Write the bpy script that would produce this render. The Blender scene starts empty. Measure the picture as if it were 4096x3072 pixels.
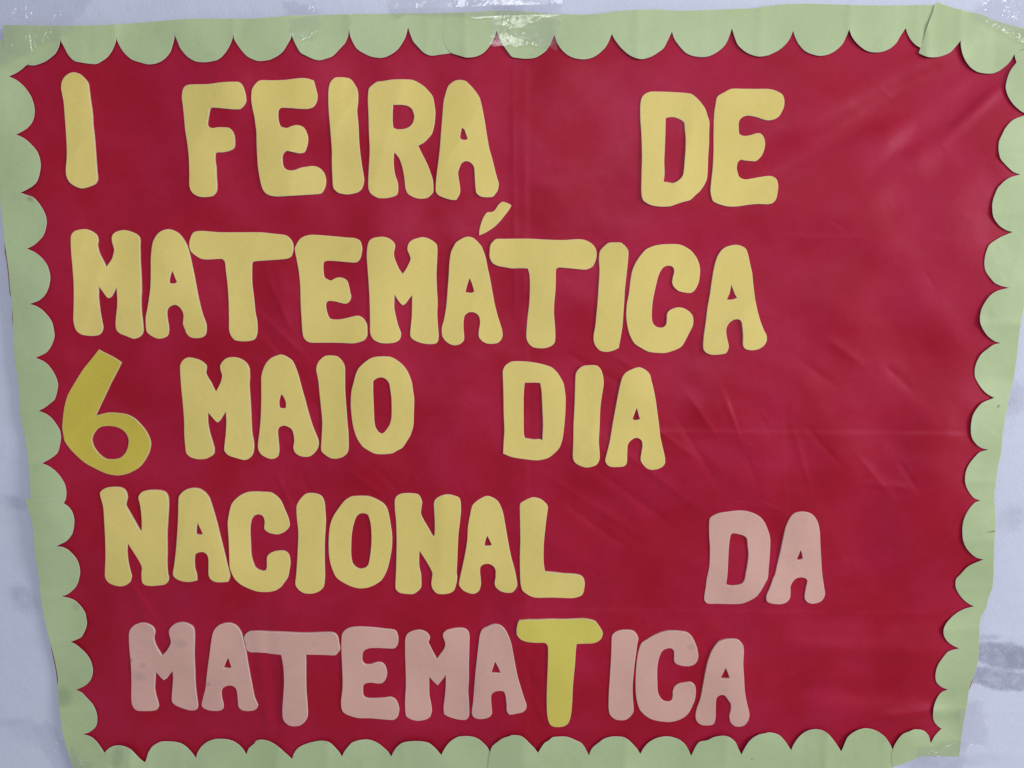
import bpy, math, random
import numpy as np
from mathutils import Vector
from mathutils.geometry import delaunay_2d_cdt

random.seed(7)
rng = np.random.default_rng(11)
S = bpy.context.scene
C = S.collection

# ------------------------------------------------------------------ camera
PITCH = math.radians(8.35)          # held a little high, looking slightly down at the wall
FPX = 3094.0                        # focal length in pixels of a 4096 wide frame
DIST = 1.06                         # metres from lens to wall along the axis
HIT = Vector((0.0, 0.0, 1.40))      # point of the wall in the middle of the frame
FWD = Vector((0.0, math.cos(PITCH), -math.sin(PITCH)))
CAM = HIT - FWD * DIST
cam = bpy.data.cameras.new('camera')
cam.sensor_width = 36.0
cam.lens = 36.0 * FPX / 4096.0
cam.clip_start = 0.02
cam.clip_end = 100.0
cam_o = bpy.data.objects.new('camera', cam)
cam_o.location = CAM
cam_o.rotation_euler = (math.pi / 2 - PITCH, 0, 0)
C.objects.link(cam_o)
S.camera = cam_o

# ------------------------------------------------------------------ light
W = bpy.data.worlds.new('World')
S.world = W
W.use_nodes = True
bg = W.node_tree.nodes['Background']
bg.inputs['Color'].default_value = (0.80, 0.88, 1.0, 1)
bg.inputs['Strength'].default_value = 0.33


def area(name, loc, target, sx, sy, power, col):
    l = bpy.data.lights.new(name, 'AREA')
    l.shape = 'RECTANGLE'
    l.size = sx
    l.size_y = sy
    l.energy = power
    l.color = col
    o = bpy.data.objects.new(name, l)
    o.location = loc
    o.rotation_euler = (Vector(target) - Vector(loc)).to_track_quat('-Z', 'Y').to_euler()
    C.objects.link(o)
    return o


area('window_light', (3.5, -2.25, 1.95), (0.1, 0, 1.4), 1.5, 1.5, 82.0, (1.0, 0.985, 0.97))
area('front_sheen_light', (0.40, -2.5, 2.20), (0.1, 0, 1.4), 1.3, 0.9, 24.5, (1.0, 0.99, 0.98))  # unseen soft frontal source, added for the paper sheen and tape highlights

S.view_settings.view_transform = 'Standard'
S.view_settings.look = 'None'
S.view_settings.exposure = 0.0
S.view_settings.gamma = 1.0
S.view_settings.use_curve_mapping = False
S.render.engine = 'CYCLES'
S.render.resolution_x = 1024
S.render.resolution_y = 768


# ------------------------------------------------------------------ plane geometry
# Outlines are measured in a 2212 x 1659 grid over the photograph and carried onto the wall.
def to_wall(u, v, h):
    """grid position -> (x, z) on a plane standing h metres off the wall"""
    u = np.asarray(u, float)
    v = np.asarray(v, float)
    cx = (u * 4096 / 2212 - 2048) / FPX
    cy = (1536 - v * 3072 / 1659) / FPX
    cp, sp = math.cos(PITCH), math.sin(PITCH)
    dx = cx
    dy = cp + cy * sp
    dz = -sp + cy * cp
    t = (-h - CAM.y) / dy
    return CAM.x + dx * t, CAM.z + dz * t


def parse(s):
    """'c,r: x,y x,y ; c,r: ...' sheet-tile coordinates -> grid points"""
    pts = []
    for seg in s.strip().split(';'):
        seg = seg.strip()
        if not seg:
            continue
        head, body = seg.split(':')
        c, r = [int(k) for k in head.split(',')]
        for p in body.split():
            x, y = p.split(',')
            pts.append((c * 553 + float(x) / 4, r * 414.75 + float(y) / 4))
    return pts


def smooth(pts, step=2.2, sharp=52, closed=True):
    """scissor-cut line: rounded through the points, corners kept"""
    n = len(pts)
    P = [np.array(p, float) for p in pts]
    cos_t = math.cos(math.radians(sharp))
    corner = []
    for i in range(n):
        if not closed and i in (0, n - 1):
            corner.append(True)
            continue
        a = P[i] - P[i - 1]
        b = P[(i + 1) % n] - P[i]
        la, lb = np.linalg.norm(a), np.linalg.norm(b)
        corner.append(la < 1e-6 or lb < 1e-6 or float(a @ b) / (la * lb) < cos_t)
    tang = []
    for i in range(n):
        a = P[i - 1]
        b = P[(i + 1) % n]
        tang.append((b - a))
    out = []
    m = n if closed else n - 1
    for i in range(m):
        j = (i + 1) % n
        d = P[j] - P[i]
        L = np.linalg.norm(d)
        if L < 1e-6:
            continue
        ti = d if corner[i] else tang[i] / max(np.linalg.norm(tang[i]), 1e-6) * L * 0.8 + d * 0.2
        tj = d if corner[j] else tang[j] / max(np.linalg.norm(tang[j]), 1e-6) * L * 0.8 + d * 0.2
        k = max(1, int(round(L / step)))
        for q in range(k):
            t = q / k
            h00 = 2 * t**3 - 3 * t**2 + 1
            h10 = t**3 - 2 * t**2 + t
            h01 = -2 * t**3 + 3 * t**2
            h11 = t**3 - t**2
            out.append(h00 * P[i] + h10 * ti + h01 * P[j] + h11 * tj)
    if not closed:
        out.append(P[-1])
    return np.array(out)


def inside(poly, x, y):
    x = np.asarray(x)
    y = np.asarray(y)
    r = np.zeros(x.shape, bool)
    n = len(poly)
    x1, y1 = poly[-1]
    for i in range(n):
        x2, y2 = poly[i]
        if y1 != y2:
            c = ((y2 > y) != (y1 > y)) & (x < (x1 - x2) * (y - y2) / (y1 - y2) + x2)
            r ^= c
        x1, y1 = x2, y2
    return r


# ------------------------------------------------------------------ how the sheet hangs off the wall
def seg_fold(u, v, x0, y0, x1, y1, w, a, kind='soft', end=0.25):
    dx, dy = x1 - x0, y1 - y0
    L = math.hypot(dx, dy)
    s = ((u - x0) * dx + (v - y0) * dy) / (L * L)
    d = ((u - x0) * -dy + (v - y0) * dx) / L
    t = np.clip(np.minimum(s, 1 - s) / end, 0, 1)
    t = t * t * (3 - 2 * t)
    if kind == 'soft':
        p = np.exp(-(d / w) ** 2)
    elif kind == 'tent':
        p = np.exp(-np.abs(d) / w)
    else:                                       # step: one side lies higher
        p = 0.5 * np.tanh(d / (0.18 * w)) * np.exp(-np.abs(d) / w)
    return a * p * t


WAVES = []
for k in range(26):
    lam = 10 ** rng.uniform(math.log10(150), math.log10(700))
    th = rng.uniform(0, math.pi)
    WAVES.append((math.cos(th) / lam, math.sin(th) / lam, rng.uniform(0, 6.28), lam * 2.3e-6))
FINE = []
for k in range(30):
    lam = 10 ** rng.uniform(math.log10(45), math.log10(130))
    th = rng.normal(0.75, 0.55)                 # most small wrinkles run down to the right
    FINE.append((-math.sin(th) / lam, math.cos(th) / lam, rng.uniform(0, 6.28), lam * 0.95e-6))


CREASES = []
for k in range(90):                             # small sharp creases left by handling
    if k < 60:
        cu, cv = rng.normal(1500, 330), rng.normal(930, 260)
    else:
        cu, cv = rng.uniform(150, 2050), rng.uniform(150, 1560)
    th = rng.normal(0.75, 0.5)
    ln = rng.uniform(12, 60)
    CREASES.append((cu - math.cos(th) * ln, cv - math.sin(th) * ln, cu + math.cos(th) * ln, cv + math.sin(th) * ln,
                    rng.uniform(2.4, 5.0), rng.uniform(0.00014, 0.00042) * rng.choice([-1, 1])))


def h_low(u, v):
    u = np.asarray(u, float)
    v = np.asarray(v, float)
    h = np.full(u.shape, 0.0065)
    for a, b, p, amp in WAVES:
        h = h + amp * np.sin(6.2832 * (a * u + b * v) + p)
    # the free left edge stands well off the wall, the taped corners are pulled in
    lx = 20 + 0.085 * v
    h = h + 0.010 * np.exp(-((u - lx) / 130.0) ** 2) * np.exp(-((v - 820) / 520.0) ** 2)
    h = h + 0.0035 * np.exp(-((u - 2130 + 0.05 * v) / 110.0) ** 2) * np.exp(-((v - 900) / 500.0) ** 2)
    for (cu, cv) in ((20, 60), (2200, 70), (1100, 40), (170, 1640), (2060, 1620)):
        h = h - 0.0035 * np.exp(-((u - cu) ** 2 + (v - cv) ** 2) / 120.0 ** 2)
    # big folds pulled towards the upper right tape
    h = h + seg_fold(u, v, 2230, 60, 1480, 470, 32, -0.0058, end=0.35)
    h = h + seg_fold(u, v, 2200, 110, 1830, 420, 25, -0.0042, end=0.35)
    h = h + seg_fold(u, v, 2215, 40, 1640, 300, 38, 0.0034, end=0.35)
    h = h + seg_fold(u, v, 2190, 160, 2010, 330, 14, 0.0024, end=0.35)
    h = h + seg_fold(u, v, 2190, 230, 1700, 640, 50, -0.0034, end=0.4)
    # hanging folds lower left, lying folds lower right
    h = h + seg_fold(u, v, 548, 1300, 585, 1640, 9, 0.0010, end=0.3)
    h = h + seg_fold(u, v, 575, 1300, 602, 1620, 9, -0.0010, end=0.3)
    h = h + seg_fold(u, v, 1640, 1330, 2080, 1345, 22, -0.0016, end=0.3)
    h = h + seg_fold(u, v, 1640, 1395, 2060, 1410, 24, 0.0030, end=0.3)
    h = h + seg_fold(u, v, 1640, 1490, 2080, 1500, 26, -0.0036, end=0.3)
    h = h + seg_fold(u, v, 1860, 1560, 2080, 1525, 14, 0.0032, end=0.4)
    h = h + seg_fold(u, v, 1960, 1590, 2060, 1545, 9, -0.0022, end=0.4)
    h = h + seg_fold(u, v, 270, 1240, 345, 1390, 12, 0.0012, end=0.4)
    h = h + seg_fold(u, v, 1130, 60, 1138, 640, 26, 0.0009, end=0.3)
    # lean of the paper between letters
    h = h + seg_fold(u, v, 600, 560, 620, 720, 18, 0.0010, end=0.4)
    return 0.0012 + 0.5 * (h + np.sqrt(h * h + 0.0035 ** 2))      # paper cannot pass through the wall


def h_fine(u, v):
    h = np.zeros(np.shape(u))
    area_w = 0.35 + 0.65 * np.exp(-((u - 1450) / 420) ** 2 - ((v - 1000) / 280) ** 2)
    for a, b, p, amp in FINE:
        h = h + area_w * amp * np.sin(6.2832 * (a * u + b * v) + p + 1.3 * np.sin((u + 1.7 * v) / 190 + p))
    F = seg_fold
    # folding creases of the bought sheet
    h = h + F(u, v, 1139, 120, 1141, 1640, 26, 0.0013, 'step', 0.06)
    h = h + F(u, v, 1108, 120, 1112, 700, 9, 0.0008, 'tent', 0.1)
    h = h + F(u, v, 1290, 928, 2110, 936, 26, 0.0012, 'step', 0.08)
    h = h + F(u, v, 1130, 1316, 2060, 1322, 22, 0.0009, 'step', 0.12)
    h = h + F(u, v, 1640, 505, 2080, 512, 26, 0.0005, 'step', 0.2)
    h = h + F(u, v, 380, 900, 1060, 905, 22, 0.0004, 'step', 0.2)
    h = h + F(u, v, 620, 500, 1080, 494, 22, 0.0004, 'step', 0.2)
    h = h + F(u, v, 1690, 830, 1705, 1190, 18, 0.00045, 'step', 0.2)
    # crumples running from DIA down to DA
    for x0, y0, x1, y1, w, a in (
            (1270, 920, 1540, 1120, 11, 0.0009), (1245, 985, 1480, 1155, 12, -0.0010),
            (1150, 1010, 1420, 1180, 12, 0.0008), (1180, 1060, 1390, 1210, 10, -0.0007),
            (1470, 830, 1560, 960, 9, 0.0009), (1540, 800, 1640, 1040, 9, 0.0010),
            (1560, 820, 1650, 1090, 8, -0.0007), (1440, 870, 1560, 1060, 10, -0.0008),
            (1380, 900, 1530, 1010, 8, 0.0006), (1700, 880, 1760, 1090, 10, 0.0007),
            (1720, 900, 1840, 1030, 9, -0.0007), (1830, 960, 1950, 1100, 10, 0.0006),
            (1560, 1080, 1690, 1105, 5, 0.0006), (1630, 1080, 1700, 1108, 5, 0.0007),
            (1850, 1040, 1990, 1060, 12, 0.0008), (1930, 980, 1990, 1070, 8, -0.0007),
            (520, 640, 680, 790, 9, 0.0008), (545, 690, 690, 860, 10, -0.0007),
            (560, 560, 640, 740, 9, 0.0008), (470, 760, 640, 800, 12, 0.0006),
            (590, 1010, 640, 1120, 8, 0.0007), (640, 1000, 690, 1110, 9, -0.0006),
            (740, 1010, 840, 1080, 9, 0.0008), (800, 1000, 870, 1070, 8, -0.0006),
            (260, 1230, 360, 1370, 8, 0.0007), (450, 1560, 470, 1615, 7, 0.0007),
            (1140, 1470, 1190, 1590, 9, 0.0008), (1120, 1390, 1170, 1540, 10, -0.0007),
            (1490, 360, 1640, 290, 12, 0.0005), (1310, 760, 1430, 830, 9, 0.0008),
            (1200, 750, 1380, 850, 9, -0.0007), (1480, 600, 1500, 800, 10, 0.0005),
            (1060, 880, 1180, 800, 10, 0.0005), (880, 1050, 960, 940, 10, 0.0004),
            (1770, 720, 1880, 800, 14, 0.0009), (1900, 780, 1990, 860, 14, -0.0010),
            (1700, 760, 1830, 850, 14, -0.0008), (1350, 1360, 1420, 1480, 10, 0.0005),
            (1170, 1230, 1290, 1290, 10, 0.0005), (1390, 1330, 1405, 1370, 5, 0.0004)):
        h = h + F(u, v, x0, y0, x1, y1, w * 0.8, a * 0.75, 'soft', 0.35)
        h = h + F(u, v, x0 + 3, y0, x1 - 2, y1, w * 0.6, a * 0.45, 'tent', 0.35)
    for x0, y0, x1, y1, w, a in CREASES:
        h = h + F(u, v, x0, y0, x1, y1, w, a, 'tent', 0.4)
    return h


# ------------------------------------------------------------------ materials
def mat(name):
    m = bpy.data.materials.new(name)
    m.use_nodes = True
    nt = m.node_tree
    b = nt.nodes['Principled BSDF']
    return m, nt, b


def N(nt, t, **kw):
    n = nt.nodes.new(t)
    for k, v in kw.items():
        if k in n.inputs:
            n.inputs[k].default_value = v
        else:
            setattr(n, k, v)
    return n


def noise(nt, pos, scale, detail=3.0, rough=0.5, dist=0.0):
    n = N(nt, 'ShaderNodeTexNoise', Scale=scale, Detail=detail, Roughness=rough, Distortion=dist)
    nt.links.new(pos, n.inputs['Vector'])
    return n.outputs['Fac']


def rampf(nt, fac, lo, hi, a, b):
    n = N(nt, 'ShaderNodeMapRange', interpolation_type='SMOOTHSTEP')
    nt.links.new(fac, n.inputs['Value'])
    n.inputs['From Min'].default_value = lo
    n.inputs['From Max'].default_value = hi
    n.inputs['To Min'].default_value = a
    n.inputs['To Max'].default_value = b
    return n.outputs['Result']


def mixc(nt, fac, a, b, blend='MIX'):
    n = N(nt, 'ShaderNodeMix', data_type='RGBA', blend_type=blend)
    if isinstance(fac, (int, float)):
        n.inputs[0].default_value = fac
    else:
        nt.links.new(fac, n.inputs[0])
    for k, c in ((6, a), (7, b)):
        if isinstance(c, tuple):
            n.inputs[k].default_value = (*c, 1)
        else:
            nt.links.new(c, n.inputs[k])
    return n.outputs[2]


def bump(nt, b, h, strength, dist, prev=None):
    n = N(nt, 'ShaderNodeBump', Strength=strength, Distance=dist)
    nt.links.new(h, n.inputs['Height'])
    if prev is not None:
        nt.links.new(prev, n.inputs['Normal'])
    nt.links.new(n.outputs['Normal'], b.inputs['Normal'])
    return n.outputs['Normal']


def blob(nt, pos, x, z, rx, rz, ang, soft, dist_n, amt):
    """soft irregular spot of dirt at a place on the surface"""
    mp = N(nt, 'ShaderNodeMapping', vector_type='TEXTURE')
    mp.inputs['Location'].default_value = (x, 0, z)
    mp.inputs['Rotation'].default_value = (0, ang, 0)
    mp.inputs['Scale'].default_value = (rx, 1000, rz)
    add = N(nt, 'ShaderNodeVectorMath', operation='ADD')
    nt.links.new(pos, add.inputs[0])
    nt.links.new(dist_n, add.inputs[1])
    nt.links.new(add.outputs[0], mp.inputs['Vector'])
    ln = N(nt, 'ShaderNodeVectorMath', operation='LENGTH')
    nt.links.new(mp.outputs[0], ln.inputs[0])
    return rampf(nt, ln.outputs['Value'], 1.0 - soft, 1.0 + soft, amt, 0.0)


def make_wall_mat():
    m, nt, b = mat('painted_plaster')
    g = N(nt, 'ShaderNodeNewGeometry')
    pos = g.outputs['Position']
    big = noise(nt, pos, 3.0, 4.0)
    base = mixc(nt, rampf(nt, big, 0.3, 0.7, 0, 1), (0.585, 0.628, 0.785), (0.635, 0.672, 0.815))
    mott = noise(nt, pos, 60.0, 4.0, 0.6)
    base = mixc(nt, rampf(nt, mott, 0.35, 0.75, 0.0, 0.10), base, (0.42, 0.46, 0.62))
    dn = N(nt, 'ShaderNodeTexNoise', Scale=38.0, Detail=4.0, Roughness=0.65)
    nt.links.new(pos, dn.inputs['Vector'])
    sub = N(nt, 'ShaderNodeVectorMath', operation='SUBTRACT')
    nt.links.new(dn.outputs['Color'], sub.inputs[0])
    sub.inputs[1].default_value = (0.5, 0.5, 0.5)
    scl = N(nt, 'ShaderNodeVectorMath', operation='SCALE')
    nt.links.new(sub.outputs[0], scl.inputs[0])
    scl.inputs['Scale'].default_value = 0.022
    grain = noise(nt, pos, 420.0, 3.0, 0.7)
    patch = noise(nt, pos, 70.0, 3.0, 0.6)
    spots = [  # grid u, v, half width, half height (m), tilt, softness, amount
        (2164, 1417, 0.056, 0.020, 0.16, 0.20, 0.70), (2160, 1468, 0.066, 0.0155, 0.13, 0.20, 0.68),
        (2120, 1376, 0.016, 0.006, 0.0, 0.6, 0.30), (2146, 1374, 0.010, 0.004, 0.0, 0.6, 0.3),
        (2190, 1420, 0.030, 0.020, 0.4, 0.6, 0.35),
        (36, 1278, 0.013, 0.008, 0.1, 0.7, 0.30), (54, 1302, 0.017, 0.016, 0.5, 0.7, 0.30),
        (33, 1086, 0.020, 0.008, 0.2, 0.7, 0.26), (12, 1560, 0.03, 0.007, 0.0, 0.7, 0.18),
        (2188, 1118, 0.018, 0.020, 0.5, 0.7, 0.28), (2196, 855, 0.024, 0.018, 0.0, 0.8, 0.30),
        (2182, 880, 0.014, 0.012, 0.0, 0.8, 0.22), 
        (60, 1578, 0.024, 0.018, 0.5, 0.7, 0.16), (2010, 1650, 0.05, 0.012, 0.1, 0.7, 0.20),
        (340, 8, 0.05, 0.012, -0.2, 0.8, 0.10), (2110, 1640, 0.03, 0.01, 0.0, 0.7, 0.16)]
    col = base
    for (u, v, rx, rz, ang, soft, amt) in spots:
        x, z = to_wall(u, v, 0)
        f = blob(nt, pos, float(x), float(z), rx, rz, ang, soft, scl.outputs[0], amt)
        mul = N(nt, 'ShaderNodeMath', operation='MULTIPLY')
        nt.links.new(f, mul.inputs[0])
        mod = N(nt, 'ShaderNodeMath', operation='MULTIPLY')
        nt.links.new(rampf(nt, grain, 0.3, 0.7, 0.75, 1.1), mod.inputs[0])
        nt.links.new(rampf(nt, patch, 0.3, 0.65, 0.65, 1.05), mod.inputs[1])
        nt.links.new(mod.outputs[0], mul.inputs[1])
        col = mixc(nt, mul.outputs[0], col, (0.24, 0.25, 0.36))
    nt.links.new(col, b.inputs['Base Color'])
    b.inputs['Roughness'].default_value = 0.55
    b.inputs['Specular IOR Level'].default_value = 0.35
    peel = noise(nt, pos, 260.0, 3.0, 0.55)
    n1 = bump(nt, b, peel, 0.5, 0.0009)
    bump(nt, b, noise(nt, pos, 30.0, 3.0), 0.35, 0.004, n1)
    return m


def make_red_mat():
    m, nt, b = mat('red_paper')
    g = N(nt, 'ShaderNodeNewGeometry')
    pos = g.outputs['Position']
    big = noise(nt, pos, 8.0, 5.0, 0.6, 0.25)
    col = mixc(nt, rampf(nt, big, 0.34, 0.68, 0, 1), (0.362, 0.0066, 0.0195), (0.412, 0.0125, 0.0460))
    fib = noise(nt, pos, 520.0, 3.0, 0.7)
    col = mixc(nt, rampf(nt, fib, 0.3, 0.75, 0, 0.36), col, (0.22, 0.006, 0.018))
    nt.links.new(col, b.inputs['Base Color'])
    mid = noise(nt, pos, 13.0, 4.0, 0.55, 0.2)
    nt.links.new(rampf(nt, mid, 0.25, 0.75, 0.37, 0.55), b.inputs['Roughness'])
    b.inputs['Specular IOR Level'].default_value = 0.29
    b.inputs['Specular Tint'].default_value = (1.0, 0.42, 0.74, 1)
    n1 = bump(nt, b, noise(nt, pos, 11.0, 3.0, 0.5, 0.0), 0.22, 0.010)
    bump(nt, b, noise(nt, pos, 700.0, 2.0), 0.22, 0.0004, n1)
    return m


def make_card_mat(name, c1, c2, rough=0.62, spec=0.35, stain=(0.3, 0.28, 0.2), stain_amt=0.25, spots=()):
    m, nt, b = mat(name)
    g = N(nt, 'ShaderNodeNewGeometry')
    pos = g.outputs['Position']
    big = noise(nt, pos, 7.0, 4.0, 0.6, 0.3)
    col = mixc(nt, rampf(nt, big, 0.3, 0.7, 0, 1), c1, c2)
    sm = noise(nt, pos, 26.0, 5.0, 0.6, 0.4)
    col = mixc(nt, rampf(nt, sm, 0.60, 0.82, 0, stain_amt), col, stain)
    fib = noise(nt, pos, 560.0, 3.0, 0.7)
    col = mixc(nt, rampf(nt, fib, 0.3, 0.75, 0.0, 0.17), col, tuple(0.55 * k for k in c1))
    zero = N(nt, 'ShaderNodeCombineXYZ')
    for (u, v, rx, rz, ang, amt, sc) in spots:
        x, z = to_wall(u, v, 0.008)
        col = mixc(nt, blob(nt, pos, float(x), float(z), rx, rz, ang, 0.6, zero.outputs[0], amt), col, sc)
    nt.links.new(col, b.inputs['Base Color'])
    b.inputs['Roughness'].default_value = rough
    b.inputs['Specular IOR Level'].default_value = spec
    n1 = bump(nt, b, noise(nt, pos, 14.0, 3.0, 0.5, 0.3), 0.30, 0.008)
    bump(nt, b, noise(nt, pos, 900.0, 2.0), 0.22, 0.0003, n1)
    return m


def make_tape_mat():
    m, nt, b = mat('clear_tape')
    out = nt.nodes['Material Output']
    g = N(nt, 'ShaderNodeNewGeometry')
    pos = g.outputs['Position']
    tr = N(nt, 'ShaderNodeBsdfTransparent', Color=(0.965, 0.96, 0.972, 1))
    gl = N(nt, 'ShaderNodeBsdfGlossy', Color=(1, 1, 1, 1), Roughness=0.15)
    df = N(nt, 'ShaderNodeBsdfDiffuse', Color=(0.78, 0.76, 0.86, 1))
    bn = N(nt, 'ShaderNodeBump', Strength=0.15, Distance=0.002)
    nt.links.new(noise(nt, pos, 55.0, 3.0, 0.5, 0.4), bn.inputs['Height'])
    nt.links.new(bn.outputs['Normal'], gl.inputs['Normal'])
    m1 = N(nt, 'ShaderNodeMixShader')
    nt.links.new(rampf(nt, noise(nt, pos, 22.0, 4.0, 0.6, 0.3), 0.40, 0.75, 0.01, 0.11), m1.inputs[0])
    nt.links.new(tr.outputs[0], m1.inputs[1])
    nt.links.new(df.outputs[0], m1.inputs[2])
    m2 = N(nt, 'ShaderNodeMixShader')
    m2.inputs[0].default_value = 0.062
    nt.links.new(m1.outputs[0], m2.inputs[1])
    nt.links.new(gl.outputs[0], m2.inputs[2])
    nt.links.new(m2.outputs[0], out.inputs['Surface'])
    return m


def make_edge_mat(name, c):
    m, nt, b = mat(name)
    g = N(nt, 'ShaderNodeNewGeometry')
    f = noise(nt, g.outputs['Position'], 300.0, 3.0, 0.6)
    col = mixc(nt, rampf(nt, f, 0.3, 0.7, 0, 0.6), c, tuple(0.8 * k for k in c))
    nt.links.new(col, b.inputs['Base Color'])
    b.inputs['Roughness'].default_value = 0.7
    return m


M_WALL = make_wall_mat()
M_RED = make_red_mat()
M_GREEN = make_card_mat('green_paper', (0.430, 0.535, 0.285), (0.482, 0.588, 0.338), 0.5, 0.4,
                        (0.30, 0.40, 0.20), 0.30,
                        [(2151, 876, 0.0013, 0.0022, 0.5, 0.8, (0.10, 0.12, 0.06)),
                         (2139, 1143.5, 0.009, 0.0009, -0.15, 0.85, (0.24, 0.10, 0.07)),
                         (72, 431, 0.004, 0.003, 0.3, 0.6, (0.28, 0.25, 0.12)),
                         (1622, 1636, 0.0012, 0.0012, 0, 0.7, (0.1, 0.12, 0.06)),
                         (165, 1311, 0.004, 0.005, 0.3, 0.3, (0.3, 0.27, 0.2)),
                         (138, 1504, 0.012, 0.014, 0.2, 0.45, (0.20, 0.29, 0.17)),
                         (256, 1634, 0.008, 0.016, 0.2, 0.35, (0.20, 0.28, 0.16))])
M_YEL = make_card_mat('yellow_foam', (0.755, 0.608, 0.178), (0.775, 0.622, 0.198), 0.62, 0.3,
                      (0.52, 0.43, 0.16), 0.22)
M_SIX = make_card_mat('mustard_card', (0.600, 0.480, 0.060), (0.630, 0.505, 0.070), 0.5, 0.4,
                      (0.45, 0.37, 0.05), 0.25)
M_LIME = make_card_mat('lime_yellow_foam', (0.650, 0.560, 0.105), (0.670, 0.575, 0.115), 0.62, 0.3,
                       (0.48, 0.42, 0.10), 0.22)
M_PINK = make_card_mat('salmon_foam', (0.670, 0.392, 0.330), (0.690, 0.410, 0.350), 0.62, 0.3,
                       (0.42, 0.27, 0.27), 0.30,
                       [(394, 1386, 0.009, 0.006, 0.1, 0.26, (0.30, 0.22, 0.24)),
                        (284, 1423, 0.003, 0.0025, 0.1, 0.6, (0.20, 0.14, 0.18)),
                        (312, 1434, 0.005, 0.004, 0, 0.3, (0.30, 0.22, 0.24)),
                        (302, 1460, 0.008, 0.006, 0, 0.3, (0.32, 0.24, 0.26)),
                        (448, 1480, 0.004, 0.003, 0, 0.4, (0.26, 0.2, 0.24)),
                        (1492, 1395, 0.005, 0.004, 0, 0.35, (0.36, 0.26, 0.28))])
M_TAPE = make_tape_mat()
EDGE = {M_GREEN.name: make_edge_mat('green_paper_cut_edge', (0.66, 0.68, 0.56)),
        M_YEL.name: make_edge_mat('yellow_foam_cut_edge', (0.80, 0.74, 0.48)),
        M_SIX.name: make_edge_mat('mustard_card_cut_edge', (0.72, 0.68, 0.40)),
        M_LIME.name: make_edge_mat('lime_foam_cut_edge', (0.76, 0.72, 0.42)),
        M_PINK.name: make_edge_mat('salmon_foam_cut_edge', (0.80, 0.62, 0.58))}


# ------------------------------------------------------------------ mesh helpers
def link(name, verts, faces, material, origin, parent=None, smooth_n=None, edge=None):
    me = bpy.data.meshes.new(name)
    o3 = np.array(origin, float)
    me.from_pydata((np.asarray(verts) - o3).tolist(), [], faces)
    me.materials.append(material)
    if smooth_n is not None:
        fl = [i < smooth_n for i in range(len(me.polygons))]
        me.polygons.foreach_set('use_smooth', fl)
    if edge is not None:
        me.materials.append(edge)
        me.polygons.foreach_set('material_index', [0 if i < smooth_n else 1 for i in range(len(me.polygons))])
    me.update()
    o = bpy.data.objects.new(name, me)
    C.objects.link(o)
    if parent is not None:
        o.parent = parent
        o.location = Vector(origin) - parent.location
    else:
        o.location = origin
    return o


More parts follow.
